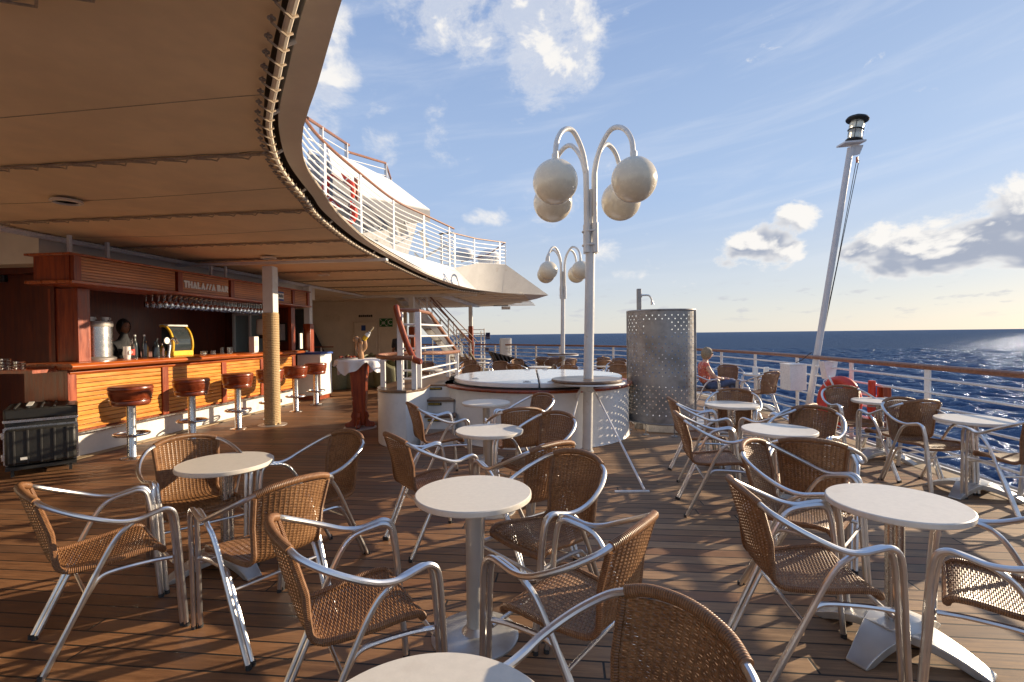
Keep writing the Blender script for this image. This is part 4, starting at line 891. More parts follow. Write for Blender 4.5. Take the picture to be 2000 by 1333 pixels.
MB().tube(W3([(-1.63, 7.2, 1.93), (-1.36, 7.2, 1.92), (-1.33, 8.0, 1.92)]), .027, 8).build('top_handrail', 'handrail', pr_, world=True)
MB().tube(W3([(-1.33, 8.0, 1.92), (-1.03, 9.25, 1.24)]), .032, 8).build('descending_handrail', 'handrail', pr_, world=True)
for z_, e_ in ((1.72, 8.3), (1.55, 8.62), (1.37, 8.95), (1.05, 9.15), (.93, 9.15)):
    MB().tube(W3([(-1.63, 7.2, z_), (-1.36, 7.2, z_), (-1.36+.33*(e_-7.2)/2., e_, z_)]), .015, 8).build('rail_bar', 'white2', pr_, world=True)
# whirlpool tub
TC = C(.41, 8.07)
tub = thing('whirlpool_tub', 'round white whirlpool tub closed with a split white lid', 'whirlpool', (TC[0], TC[1], 0), TH*.7)
MB().lathe([(1.47, 0), (1.45, .03), (1.45, .765)], n=96).build('wall', 'white', tub)
MB().lathe([(1.38, .765), (1.50, .765), (1.51, .785), (1.50, .80), (1.36, .80)], n=96).build('wooden_rim', 'mahog', tub)
MB().lathe([(1.0, .79), (1.37, .802), (1.37, .812), (1.3, .815)], n=96).build('seal', 'rubber', tub)
for sgn in (-1, 1):
    g = MB(); P = [(sgn*.012, -1.35)]+[(sgn*1.35*math.sin(a)+sgn*.012*(abs(math.sin(a)) < .02), -1.35*math.cos(a)) for a in np.linspace(.01, PI-.01, 60)]+[(sgn*.012, 1.35)]
    if sgn < 0: P = P[::-1]
    g.prism(P, .822, .892); g.build('lid_half', 'lid', tub, bev=.012)
for x_, y_ in ((-.17, -1.20), (.17, -1.20), (-.17, 1.2), (.17, 1.2), (-.95, -.62)): g = MB(); g.box((x_, y_, .897), (.11, .035, .012)); g.box((x_, y_, .905), (.06, .02, .015)); g.build('hinge', 'steel', tub, bev=.002)
t = thing('hose_coil', 'dark grey hose coiled on the platform edge beside the tub', 'hose', (*C(-.93, 8.35), .80)); g = MB()
for k in range(3): g.torus((0, 0, .02+.02*k), .13-.012*k, .012, 28, 7)
g.build('coils', 'rubber', t); MB().cyl((.13, 0, .03), (.22, -.06, .03), .014).build('nozzle', 'steel', t)
# ----- lamp posts
def lamp(name_label, x, d, ang, lean, label_table, strut_dirs, first=[None]):
    X_, Y_ = C(x, d); t = thing('lamp_post', name_label, 'lamp post', (X_, Y_, 0), TH+ang, 'lamp posts with four globes')
    lx, ly = lean; top = Vector((lx, ly, 3.45))
    MB().tube([(0, 0, 0), (lx*.6, ly*.6, 2.05), (lx*.8, ly*.8, 2.75)], [.066, .064, .062], 20).build('pole', 'pole', t)
    MB().tube([(lx*.62, ly*.62, 2.7), top], .038, 14).build('core', 'pole', t)
    MB().lathe([(.085, 0), (.085, .012), (.07, .02), (.068, .05)], n=24).build('foot_plate', 'castalu', t)
    for k in range(4):
        a = R(42)+k*PI/2; dx_, dy_ = math.cos(a), math.sin(a); b_ = Vector((lx*.85, ly*.85, 0)); r1 = .66
        P = [b_+Vector((dx_*.075, dy_*.075, 2.72)), b_+Vector((dx_*.075, dy_*.075, 3.5)), b_+Vector((dx_*.09, dy_*.09, 3.72)), b_+Vector((dx_*.17, dy_*.17, 3.95)), b_+Vector((dx_*.34, dy_*.34, 4.13)), b_+Vector((dx_*.52, dy_*.52, 4.09)), b_+Vector((dx_*.64, dy_*.64, 3.92)), b_+Vector((dx_*.67, dy_*.67, 3.69))]
        arm = MB().tube(catmull(P, 6), .032, 12); arm.cyl(b_+Vector((dx_*.075, dy_*.075, 2.62)), b_+Vector((dx_*.075, dy_*.075, 3.0)), .042, n=14); arm.cyl(b_+Vector((dx_*.67, dy_*.67, 3.76)), b_+Vector((dx_*.672, dy_*.672, 3.66)), .042, n=14)
        ao = arm.build('arm', 'pole', t); gb = MB(); gb.sphere(b_+Vector((dx_*.675, dy_*.675, 3.42)), .275, n=40); gb.build('globe', 'globe', ao)
    g = MB()
    for z_ in (2.9, 2.72): g.torus((lx*.75, ly*.75, z_), .10, .012, 24, 6)
    g.build('clamp', 'pole', t)
    w_ = thing('round_bar_table', label_table, 'table', (X_, Y_, .93), TH, 'round tables fixed round the lamp posts')
    MB().lathe([(.07, -.005), (.43, -.005), (.455, .0), (.468, .018), (.455, .036), (.07, .036)], n=72).build('wooden_top', 'weathered', w_)
    MB().lathe([(.07, -.03), (.45, -.03), (.47, -.022), (.46, -.006), (.07, -.006)], (.03, 0, 0), n=60).build('underside_disc', 'pole', w_)
    MB().lathe([(.085, -.04), (.09, -.12), (.082, -.13)], n=20).build('collar', 'pole', w_)
    for sx, sy, bar_ in strut_dirs:
        MB().tube([(.07*(1 if sx > 0 else -1), 0, -.10), (.10*(1 if sx > 0 else -1), sy*.05, -.14), (sx, sy, -.905)], .0125, 10).build('strut', 'white2', w_)
        if bar_: MB().box((sx-.12, sy, -.922), (.34, .035, .014), 0).build('foot_bar', 'white2', w_, bev=.002)
lamp('tall white lamp post with four cream globes, the near one in front of the tub', .98, 6.53, 0, (.085, 0), 'round wooden bar table fixed to the near lamp post', [(.30, -1.70, True), (-.42, -.75, False), (-.2, .8, False)])
lamp('far lamp post with four small globes seen beyond the tub', 1.52, 15.0, R(3), (.05, 0), 'round wooden bar table on the far lamp post', [(.35, -.5, False), (-.35, -.5, False)])
# ----- shower
A_, B_, C_ = Vector(C(1.86, 7.97)), Vector(C(2.16, 7.45)), Vector(C(2.80, 7.55))
def circ(a, b_, c):
    ax, ay, bx, by, cx, cy = *a, *b_, *c; D = 2*(ax*(by-cy)+bx*(cy-ay)+cx*(ay-by))
    ux = ((ax*ax+ay*ay)*(by-cy)+(bx*bx+by*by)*(cy-ay)+(cx*cx+cy*cy)*(ay-by))/D; uy = ((ax*ax+ay*ay)*(cx-bx)+(bx*bx+by*by)*(ax-cx)+(cx*cx+cy*cy)*(bx-ax))/D; return Vector((ux, uy))
CC = circ(A_, B_, C_); RS = (A_-CC).length
a0 = math.atan2(A_.y-CC.y, A_.x-CC.x); a1 = math.atan2(C_.y-CC.y, C_.x-CC.x)
if a1 < a0: a1 += 2*PI
if a1-a0 > PI*1.5: a1 -= 2*PI
sh = thing('shower_screen', 'curved grey metal privacy screen perforated with small diamond holes', 'shower screen', (CC.x, CC.y, 0))
g = MB(); L = abs(a1-a0)*RS; nc = 2*int(L/.0465/2); nrw = 2*int(1.72/.052/2)
def S3(u, v, o=0.): a = lerp(a0, a1, u/nc); return (CC.x+(RS+o)*math.cos(a), CC.y+(RS+o)*math.sin(a), lerp(.175, 1.905, v/nrw))
for i in range(nc):
    for j in range(nrw):
        hole = (i+j) % 2 == 0 and 1 <= i < nc-1 and 2 <= j < nrw-1 and not (j in (11, 12, 23) and 3 < i < nc-6) and not (nrw-3 > j > nrw-8 and nc*.35 < i < nc*.62)
        c4 = [(i, j), (i+1, j), (i+1, j+1), (i, j+1)]
        if not hole: g.add([S3(*p) for p in c4], [(0, 1, 2, 3)]); continue
        r_ = .25; d4 = [(i+.5, j+.5-r_), (i+.5+r_, j+.5), (i+.5, j+.5+r_), (i+.5-r_, j+.5)]
        g.add([S3(*p) for p in c4+d4], [(0, 1, 5, 4), (1, 2, 6, 5), (2, 3, 7, 6), (3, 0, 4, 7)])
g.build('perforated_sheet', 'galv', sh, world=True)
for z_ in (.175, 1.905): MB().tube([(CC.x+RS*math.cos(a), CC.y+RS*math.sin(a), z_) for a in np.linspace(a0, a1, 40)], .014, 8).build('edge_tube', 'galv', sh, world=True)
for a in (a0, a1): MB().tube([(CC.x+RS*math.cos(a), CC.y+RS*math.sin(a), z_) for z_ in (0, 1.91)], .014, 8).build('end_tube', 'galv', sh, world=True)
for q in (.03, .36, .68, .97):
    a = lerp(a0, a1, q); p = (CC.x+RS*math.cos(a), CC.y+RS*math.sin(a)); MB().tube([(*p, 0), (*p, .18)], .010, 8).build('leg', 'galv', sh, world=True); MB().cyl((*p, 0), (*p, .012), .05, n=18).build('foot', 'galv', sh, world=True)
t = thing('shower', 'tall square shower post with bent shower head above the screen', 'shower', (*C(2.08, 8.08), 0), TH)
MB().box((0, 0, 1.14), (.065, .065, 2.28)).build('post', 'galv', t, bev=.004); MB().cyl((0, 0, 0), (0, 0, .12), .09, n=20).build('base', 'galv', t); MB().tube(catmull([(.03, 0, 2.17), (.08, 0, 2.175), (.16, 0, 2.17), (.20, 0, 2.12), (.215, 0, 2.06)], 5), .014, 10).build('shower_arm', 'steel', t); MB().cyl((.207, 0, 2.085), (.222, 0, 2.02), .016, .03, 14).build('shower_head', 'steel', t); MB().cyl((.03, 0, 2.17), (.045, 0, 2.17), .035, n=16).build('flange', 'steel', t)
t = thing('shower_tray', 'low white tiled shower tray under the perforated screen', 'shower tray', (*C(2.55, 8.1), 0), TH); MB().prism([(-.42, -.35), (.5, -.62), (.85, -.5), (.85, .6), (-.5, .6)], 0, .12).build('tray', 'tiles', t, bev=.01); MB().prism([(-.36, -.3), (.8, -.5), (.8, .55), (-.45, .55)], .12, .135).build('basin', 'grey', t)
# ----- tall cocktail table with cloth
T5 = C(-2.60, 8.40)
t = thing('cocktail_table', 'tall tapered mahogany stand table with scrolled feet', 'table', (T5[0], T5[1], 0), R(14))
g = MB(); g.add([(a*.09, b_*.09, .05) for a, b_ in ((-1, -1), (1, -1), (1, 1), (-1, 1))]+[(a*.145, b_*.145, 1.13) for a, b_ in ((-1, -1), (1, -1), (1, 1), (-1, 1))], [(3, 2, 1, 0), (4, 5, 6, 7), (0, 1, 5, 4), (1, 2, 6, 5), (2, 3, 7, 6), (3, 0, 4, 7)]); g.build('column', 'mahog', t, bev=.012)
for k in range(4):
    a = k*PI/2+PI/4*0; Mk = Matrix.Rotation(a, 4, 'Z'); P = [(.08, .30), (.13, .27), (.15, .20), (.13, .15), (.17, .11), (.24, .09), (.25, .04), (.23, .02), (.08, .02)]
    V = [Mk @ Vector((x, -.03, z)) for x, z in P]+[Mk @ Vector((x, .03, z)) for x, z in P]; n_ = len(P); MB().add(V, [tuple(range(n_)), tuple(range(n_, 2*n_))[::-1]]+[(i, n_+i, n_+(i+1) % n_, (i+1) % n_) for i in range(n_)]).build('foot', 'mahog', t, bev=.008)
MB().lathe([(.27, 0), (.27, .012), (.25, .018), (.0001, .02)], n=40).build('base_disc', 'castalu', t); MB().lathe([(.36, 1.13), (.37, 1.15), (.36, 1.165), (.0001, 1.165)], n=40).build('table_top', 'mahog', t)
g = MB(); V = []; nA, nR = 72, 10
for i in range(nR+1):
    for j in range(nA):
        a = 2*PI*j/nA; q = i/nR; r_ = .39*min(1, q/.75); drop = max(0, q-.75)/.25; hang = .16+.09*math.cos(4*a+.6)+.03*math.sin(9*a)
        V.append((math.cos(a)*(r_+.03*drop*math.sin(11*a)), math.sin(a)*(r_+.03*drop*math.sin(11*a)), 1.172+.004*math.sin(6*a)*q-hang*drop**1.2))
g.add(V, [(i*nA+j, i*nA+(j+1) % nA, (i+1)*nA+(j+1) % nA, (i+1)*nA+j) for i in range(nR) for j in range(nA)])
o = g.build('tablecloth', 'cloth'); o.location = (T5[0], T5[1], 0); tag(o, 'crumpled white cloth draped over the tall mahogany table', 'tablecloth')
t = thing('carved_figure', 'carved driftwood bottle holder standing on the white cloth', 'carving', (T5[0]+.03, T5[1], 1.175), .3)
g = MB(); g.lathe([(.05, 0), (.055, .03), (.042, .12), (.05, .2), (.045, .27), (.0001, .3)], (0, 0, 0), 14); g.tube(catmull([(-.02, 0, .1), (-.07, .01, .2), (-.05, 0, .32), (-.08, 0, .38)], 4), [.03]*12+[.015], 8)
g.sphere((-.08, 0, .33), .045, (1, .8, 1.1), 12); g.tube(catmull([(.02, 0, .12), (.08, 0, .2), (.07, .0, .34), (.12, 0, .40)], 4), [.028]*12+[.015], 8); g.build('carving', 'brown_carving', t); MB().tube(catmull([(0, 0, .2), (.02, -.04, .28), (-.01, -.03, .36)], 4), .02, 8).build('branch', 'brown_carving', t)
t = thing('wine_bottle', 'tilted wine bottle with gold foil held by the driftwood carving', 'bottle', (T5[0]+.07, T5[1], 1.48), .2)
Mb = Matrix.Rotation(R(38), 4, 'Y'); MB().lathe([(.036, 0), (.038, .02), (.038, .13), (.03, .165), (.014, .20), (.013, .23)], n=18, M4=Mb).build('glass_body', 'glass_dark', t); MB().lathe([(.0395, .02), (.0395, .10)], n=18, M4=Mb).build('label_band', 'yellow', t); MB().lathe([(.0405, .10), (.037, .145), (.02, .19)], n=18, M4=Mb).build('neck_label', 'signwhite', t); MB().lathe([(.016, .19), (.015, .29), (.0001, .292)], n=14, M4=Mb).build('foil', 'beige', t)
t = thing('fruit_platter', 'oval platter with sliced fruit and dark snacks on the white cloth', 'platter', (T5[0]-.16, T5[1]-.05, 1.178), .2)
MB().lathe([(.05, 0), (.17, .012), (.175, .02), (.0001, .014)], n=30).build('dish', 'steel', t); g = MB()
for k in range(26): a = random.random()*6.28; r_ = .14*random.random()**.5; g.sphere((r_*math.cos(a), r_*math.sin(a), .03), .018+.012*random.random(), (1, 1, .7), 8)
g.build('fruit', 'mahog', t)
# ----- flight case
t = thing('flight_case', 'black ribbed equipment case with aluminium edges on a low stand', 'equipment case', (*C(-5.80, 6.10), 0), TH+R(41)); t.scale = (1.12, 1.12, 1.12)
# local: +x right face is the front cover (faces camera right)
W_, D_ = .56, .66
MB().box((0, 0, .33), (W_, D_, .44)).build('body', 'black', t, bev=.015)
MB().box((0, 0, .625), (W_+.01, D_+.01, .115)).build('lid', 'black', t, bev=.02)
MB().box((0, 0, .555), (W_+.02, D_+.02, .03)).build('lid_edge', 'steel', t, bev=.003)
g = MB(); g.box((0, -D_/2-.075, .305), (W_-.02, .13, .36)); g.build('front_cover', 'black', t, bev=.025)
g = MB(); y_ = -D_/2-.012
for a, b_ in (((-W_/2+.005, y_, .12), (W_/2-.005, y_, .12)), ((-W_/2+.005, y_, .49), (W_/2-.005, y_, .49)), ((-W_/2+.005, y_, .12), (-W_/2+.005, y_, .49)), ((W_/2-.005, y_, .12), (W_/2-.005, y_, .49))): g.beam(a, b_, .024, .024)
g.build('cover_edge', 'steel', t)
for k in range(5): MB().box((-.2+k*.1, -D_/2-.142, .305), (.018, .012, .34)).build('rib', 'rubber', t, bev=.003)
for k in range(5): MB().box((-.2+k*.1, 0, .688), (.018, D_, .012)).build('lid_rib', 'rubber', t, bev=.003)
MB().box((-.1, .0, .697), (.045, .42, .006)).build('tape_strip', 'signwhite', t); MB().box((-.13, -D_/2-.151, .19), (.05, .004, .028)).build('sticker', 'signwhite', t)
for x_ in (-.255, .255): MB().box((x_, -.2, .55), (.03, .06, .08)).build('latch', 'steel', t, bev=.004)
for z_ in (.42, .2): MB().box((-W_/2-.006, -D_/2-.03, z_), (.03, .04, .07)).build('cover_latch', 'steel', t, bev=.004)
MB().box((0, -.05, .085), (W_-.02, D_+.12, .03)).build('stand', 'black', t)
for x_ in (-.22, .22):
    for y2 in (-.4, .25): MB().box((x_, y2, .04), (.025, .025, .08)).build('leg', 'black', t)
# ----- rail side: mast, boxes, lifebuoy
t = thing('stern_mast', 'leaning white pole mast with a ship lantern on top', 'mast', (*C(4.93, 8.3), 0), TH)
p0 = Vector((-.02, 0, -.1)); p1_ = Vector((.69, -.10, 4.57)); MB().tube([p0, p0.lerp(p1_, .5), p1_], [.052, .049, .046], 24).build('pole', 'poleg', t)
Ml = Matrix.Translation(p1_) @ Matrix.Rotation(R(9), 4, 'Y')
MB().add([Ml @ Vector(v) for v in ((-.17, -.11, .02), (.17, -.11, .10), (.17, .11, .10), (-.17, .11, .02), (-.17, -.11, .05), (.17, -.11, .13), (.17, .11, .13), (-.17, .11, .05))], [(3, 2, 1, 0), (4, 5, 6, 7), (0, 1, 5, 4), (1, 2, 6, 5), (2, 3, 7, 6), (3, 0, 4, 7)]).build('platform', 'poleg', t)
MB().add([Ml @ Vector(v) for v in ((.0, -.01, -.14), (.16, -.01, -.08), (.2, -.01, .08), (0, -.01, .04), (.0, .01, -.14), (.16, .01, -.08), (.2, .01, .08), (0, .01, .04))], [(0, 1, 2, 3), (7, 6, 5, 4), (0, 4, 5, 1), (1, 5, 6, 2), (2, 6, 7, 3), (3, 7, 4, 0)]).build('bracket', 'poleg', t)
Mt = Ml @ Matrix.Translation((.04, 0, .11)); ln = MB().lathe([(.12, 0), (.13, .02), (.12, .035)], n=28, M4=Mt).build('lantern_base', 'black', t)
lz = MB().lathe([(.095, .035), (.105, .09), (.095, .145), (.105, .19), (.098, .215), (.108, .26), (.098, .31), (.09, .34)], n=28, M4=Mt).build('lens', 'lens', t)
MB().lathe([(.11, .185), (.118, .195), (.11, .205)], n=28, M4=Mt).build('lens_band', 'black', t); MB().lathe([(.10, .34), (.16, .35), (.168, .365), (.15, .395), (.09, .41), (.06, .44), (.0001, .445)], n=28, M4=Mt).build('lantern_cap', 'black', t)
g = MB()
for a in range(3): g.tube([Mt @ Vector((.118*math.cos(a*2.1+2), .118*math.sin(a*2.1+2), z_)) for z_ in (.02, .35)], .006, 6)
g.build('guard_rods', 'black', t)
top = Ml @ Vector((.13, 0, -.13)); bot = Vector((.16, -.02, .98)); g = MB(); g.tube([top, top.lerp(bot, .5)+Vector((.02, 0, 0)), bot], .006, 6); g.tube([top+Vector((.03, 0, -.05)), bot+Vector((.015, 0, 0))], .006, 6); g.build('halyard', 'rubber', t)
MB().tube([bot, bot+Vector((.02, 0, -.06)), bot+Vector((.0, 0, -.1)), bot+Vector((.05, 0, -.17))], .014, 8).build('rope_knot', 'rope', t); MB().cyl(top, top+Vector((0, 0, -.09)), .018, n=10).build('block', 'mahog', t)
MB().lathe([(.13, 0), (.13, .015), (.08, .03), (.08, .09)], n=24).build('foot_plate', 'white', t)
t = thing('junction_box', 'white metal box fixed to the railing left of the leaning mast', 'box', (*C(4.66, 8.2), .80), TH+.05); MB().box((0, 0, 0), (.28, .28, .42)).build('housing', 'white2', t, bev=.008); MB().box((.01, 0, .215), (.30, .30, .012)).build('lid', 'white2', t); MB().tube(catmull([(.05, 0, .24), (.15, 0, .28), (.25, 0, .36), (.32, 0, .40)], 4), .007, 6).build('cable', 'rubber', t)
t = thing('winch_box', 'white bracket and fittings on the railing just right of the mast', 'fitting', (*C(4.98, 7.75), .8), TH+.1); MB().plate([(-.1, 0, .28), (.14, 0, .28), (.08, 0, .0), (-.04, 0, .0)], .12).build('plate', 'white2', t, smooth=False); MB().box((.0, 0, -.02), (.07, .1, .12)).build('bracket', 'white2', t); MB().box((.02, -.02, -.42), (.2, .12, .34)).build('lower_box', 'white2', t, bev=.02); MB().tube(catmull([(-.1, 0, -.25), (-.04, 0, -.18), (.02, 0, -.22)], 5), .012, 8).build('hook', 'white2', t)
t = thing('red_lifebuoy', 'large faded red lifebuoy leaning on the railing beside the mast', 'lifebuoy', (*C(4.72, 7.15), .53), -R(76)); MB().torus((0, 0, 0), .30, .078, 48, 14, Matrix.Rotation(R(82), 4, 'X')).build('ring', 'red', t)
for a in (.6, 2.2, 3.7, 5.3): MB().torus((.30*math.cos(a), 0, .30*math.sin(a)), .081, .008, 18, 6, Matrix.Rotation(-a, 4, 'Y') ).build('tape_band', 'tape', t)
g = MB(); g.tube(catmull([(-.1, -.07, .36), (-.02, -.1, .30), (.02, -.08, .2), (.05, -.05, .15)], 5), .014, 8); g.build('strap', 'tape', t)
t = thing('rescue_light', 'bright red rescue light standing against the rail beside the big lifebuoy', 'rescue light', (*C(4.86, 6.68), .28), TH); MB().cyl((0, 0, .25), (.0, 0, .60), .046, .042, 18).build('tube', 'red', t); MB().cyl((.01, 0, .0), (0, 0, .25), .035, .06, 18).build('lower_body', 'red', t); MB().cyl((0, 0, .235), (0, 0, .265), .055, n=18).build('clamp', 'galv', t)
t = thing('wooden_chock', 'brown wooden block mounted beside the red rescue light on the rail', 'block', (*C(4.98, 6.62), .1), TH); MB().box((0, 0, .35), (.11, .12, .70)).build('block', 'mahog', t, bev=.006); MB().box((.0, -.065, .3), (.05, .01, .4)).build('strap', 'rubber', t)
# ================================================================= CHAIRS AND TABLES
def profile_np(P, n):
    pts = catmull([(0, a, b_) for a, b_ in P], 12); pts = np.array([(p.y, p.z) for p in pts]); d = np.r_[0, np.cumsum(np.hypot(*np.diff(pts, axis=0).T))]
    q = np.linspace(0, d[-1], n); return np.stack([np.interp(q, d, pts[:, 0]), np.interp(q, d, pts[:, 1])], 1), d[-1]
PROF = [(.225, .418), (.205, .446), (.14, .452), (.02, .44), (-.10, .432), (-.165, .437), (-.205, .468), (-.228, .53), (-.262, .65), (-.292, .76), (-.312, .833)]
PN, PL = profile_np(PROF, 241)
SEAT_END = .475
def hw(t): return np.interp(t, [0, .06, .25, .45, .55, .75, 1.], [.205, .222, .212, .185, .172, .182, .198])
def surf(t, x):                        # t along the panel 0..1, x across -1..1
    i = np.clip(t, 0, 1)*240; y = np.interp(i, np.arange(241), PN[:, 0]); z = np.interp(i, np.arange(241), PN[:, 1])
    bk = np.clip((t-.48)/.3, 0, 1); w_ = hw(t)
    return np.stack([x*w_, y+bk*.052*x*x, z+(1-bk)*.012*x*x-bk*(t-.48)/.52*.028*x*x], -1)
def weave(t0, t1, ribs=16, pitch=.0074, sw=.0034, sh=.0015):
    eps = 1e-3; V = []; F = []
    def ribbon(T, X, lift, wv, hv, along):
        P = surf(T, X); Tt = surf(T+eps, X)-surf(T-eps, X); Tx = surf(T, X+eps)-surf(T, X-eps)
        N = np.cross(Tx, Tt); N /= np.linalg.norm(N, axis=1)[:, None]; side = Tt if along == 'x' else Tx; side = side/np.linalg.norm(side, axis=1)[:, None]
        P = P+N*lift[:, None]; n_ = len(P); o = len(V)
        ring = np.stack([P+side*wv+N*hv*.2, P+N*hv, P-side*wv+N*hv*.2, P-N*hv], 1).reshape(-1, 3); V.extend(map(tuple, ring))
        for i in range(n_-1):
            for k in range(4): k2 = (k+1) % 4; F.append((o+i*4+k, o+i*4+k2, o+(i+1)*4+k2, o+(i+1)*4+k))
    nrow = int((t1-t0)*PL/pitch); xs = np.linspace(-1, 1, ribs*2+1)
    for j in range(nrow):
        t_ = t0+(j+.5)*(t1-t0)/nrow; ph = np.cos(PI*(np.arange(len(xs))*1.)/1.+PI/2)*0; s = np.where(np.arange(len(xs)) % 2 == 1, np.where((np.arange(len(xs))//2+j) % 2 == 0, 1, -1), 0)
        ribbon(np.full(len(xs), t_)+RNG.randn()*.0004, xs*.985, s*.0024, sw, sh, 'x')
    for k in range(ribs):
        x_ = -1+2*(k+.5)/ribs; tt = np.linspace(t0, t1, 26); ribbon(tt, np.full(26, x_), np.zeros(26), .0064, .0016, 't')
    m_ = MB(); m_.V = V; m_.F = F; m_.UV = [[(0, 0)]*4]*len(F); return m_
def cut(P, a, b_): n_ = len(P); return P[int(a*n_):int(b_*n_)+1]
def make_chair(label, loc, rz, group):
    t = thing('wicker_armchair', label, 'armchair', loc, rz, group)
    st = weave(.02, SEAT_END).build('seat', 'wicker', t, smooth=False)
    bo = weave(SEAT_END, .985).build('backrest', 'wicker', t, smooth=False)
    rim = MB()
    tt = np.linspace(.0, SEAT_END, 22)
    for s in (-1, 1): rim.tube([tuple(p) for p in surf(tt, np.full(22, s*1.))], .0145, 8)
    fx = np.linspace(-1, 1, 15); fp = surf(np.zeros(15)+.004, fx); rim.tube([tuple(p) for p in fp], .0165, 8); rim.build('seat_rim', 'wrap', st)
    tt = np.linspace(SEAT_END-.01, .985, 20)
    for s in (-1, 1): MB().tube([tuple(p) for p in surf(tt, np.full(20, s*1.))], .0135, 8).build('back_rim', 'wrap', bo)
    TR = .0128
    top = catmull([(.19, -.262, .812), (.13, -.288, .832), (.06, -.302, .842), (0, -.306, .845), (-.06, -.302, .842), (-.13, -.288, .832), (-.19, -.262, .812)], 5)
    MB().tube(top, .0178, 12).build('top_rail', 'wrap', t)
    for s in (-1, 1):
        A = catmull([(s*.178, -.266, .815), (s*.235, -.232, .788), (s*.283, -.15, .742), (s*.306, -.05, .694), (s*.302, .03, .662), (s*.291, .10, .652), (s*.284, .165, .664), (s*.279, .215, .672), (s*.276, .250, .652), (s*.273, .266, .605), (s*.266, .277, .5), (s*.256, .294, .25), (s*.246, .312, .0)], 7)
        B = catmull([(s*.219, .300, .0), (s*.230, .282, .25), (s*.240, .263, .5), (s*.247, .250, .602), (s*.250, .236, .645), (s*.254, .205, .662), (s*.259, .160, .656), (s*.268, .095, .640), (s*.273, .055, .618), (s*.268, .015, .575), (s*.262, -.04, .475), (s*.250, -.15, .235), (s*.238, -.262, .0)], 7)
        iA = min(range(len(A)), key=lambda i: abs(A[i].y-.268)+abs(A[i].z-.60)); iB = min(range(len(B)), key=lambda i: abs(B[i].y-.247)+abs(B[i].z-.602)); jB = min(range(len(B)), key=lambda i: abs(B[i].z-.59)+(0 if B[i].y < .1 else 9))
        g = MB(); g.tube(A[:iA+1], TR, 10); g.tube(B[iB:jB+1], TR, 10); g.build('armrest', 'alu', t)
        g = MB(); g.tube(A[iA:], TR, 10); g.tube(B[:iB+1], TR, 10); fl = g.build('leg', 'alu', t)
        Cc = catmull([(s*.212, -.250, .0), (s*.224, -.138, .235), (s*.230, -.075, .355), (s*.228, -.04, .395), (s*.224, .02, .404), (s*.226, .16, .400), (s*.236, .255, .392)], 5)
        g = MB(); g.tube(B[jB:], TR, 10); g.tube(Cc, TR*.9, 8); rl = g.build('leg', 'alu', t)
        for (x_, y_, L_) in ((s*.246, .312, fl), (s*.219, .300, fl), (s*.238, -.262, rl), (s*.212, -.250, rl)): MB().cyl((x_, y_, -.001), (x_, y_, .022), .0142, n=10).build('foot_cap', 'rubber', L_)
    for y_, z_ in ((-.095, .32), (.262, .36)): MB().tube([(-.228, y_, z_), (.228, y_, z_)], .0085, 8).build('stretcher', 'alu', t)
    return t
chair0 = [None]
def chair(x, d, h, label, group='wicker armchairs around the café tables'):
    loc = (*C(x, d), 0); rz = R(h)+TH-PI/2
    if chair0[0] is None: chair0[0] = make_chair(label, loc, rz, group); return chair0[0]
    return dup(chair0[0], loc, rz, label, group)
def make_table(label, loc, rz, kind, h, group):
    t = thing('cafe_table', label, 'table', loc, rz, group)
    MB().lathe([(.26, h-.031), (.293, h-.031), (.299, h-.026), (.30, h-.015), (.299, h-.004), (.294, h), (.0001, h)], n=72).build('table_top', 'top', t)
    MB().lathe([(.10, h-.06), (.13, h-.032), (.0001, h-.032)], n=20).build('mount', 'castalu', t)
    if kind == 'disc':
        MB().lathe([(.043, .02), (.043, h-.04)], n=28).build('column', 'column', t)
        MB().lathe([(.225, 0), (.225, .008), (.21, .016), (.07, .028), (.05, .05), (.044, .055)], n=48).build('base', 'castalu', t)
    else:
        g = MB()
        for k in range(3): a = k*2*PI/3; g.lathe([(.024, .09), (.024, h-.04)], (.021*math.cos(a), .021*math.sin(a), 0), 16)
        g.build('column', 'steel', t)
        for k in range(2):
            g = MB(); nS = 26; top_ = []; bot = []
            Mk = Matrix.Rotation(k*R(100), 4, 'Z')
            for i in range(nS+1):
                u = -1+2*i/nS; x_ = u*.36; arch = (1-abs(u)**2.1); w_ = .034+.075*(1-abs(u))**1.3+.012
                zt = .012+.105*arch; zb = max(0, -.03+.105*arch) if abs(u) < .97 else 0
                top_.append((x_, w_, zt, zb))
            V = [Mk @ Vector((x_, s*w_, z)) for x_, w_, zt, zb in top_ for s, z in ((-1, zt), (1, zt), (1, zb), (-1, zb))]
            F = [(4*i+k_, 4*i+(k_+1) % 4, 4*(i+1)+(k_+1) % 4, 4*(i+1)+k_)[::-1] for i in range(nS) for k_ in range(4)]+[(3, 2, 1, 0)[::-1], tuple(4*nS+q for q in (0, 1, 2, 3))[::-1]]
            g.add(V, F).build('arched_foot', 'castalu', t, bev=.004)
    return t
tab0 = {}
def table(x, d, h, kind, label, rz=0., group='round café tables with cream tops'):
    loc = (*C(x, d), 0); key = (kind, h)
    if key not in tab0: tab0[key] = make_table(label, loc, rz, kind, h, group); return tab0[key]
    return dup(tab0[key], loc, rz, label, group)
table(-.19, 1.02, .71, 'disc', 'nearest cream table top, cut off by the bottom edge of the picture')
table(-.208, 2.546, .75, 'disc', 'cream round table with white column and disc base in the middle foreground')
table(-.209, 4.367, .72, 'disc', 'middle table of the row towards the tub, behind the foreground table')
table(-.333, 6.159, .72, 'disc', 'farthest small table of the middle row, right in front of the white tub')
table(-1.972, 3.379, .71, 'arch', 'cream table at the left with four chairs and arched metal feet', .9)
table(1.90, 2.45, .71, 'arch', 'large looking cream table at the lower right with broad arched foot', .6)
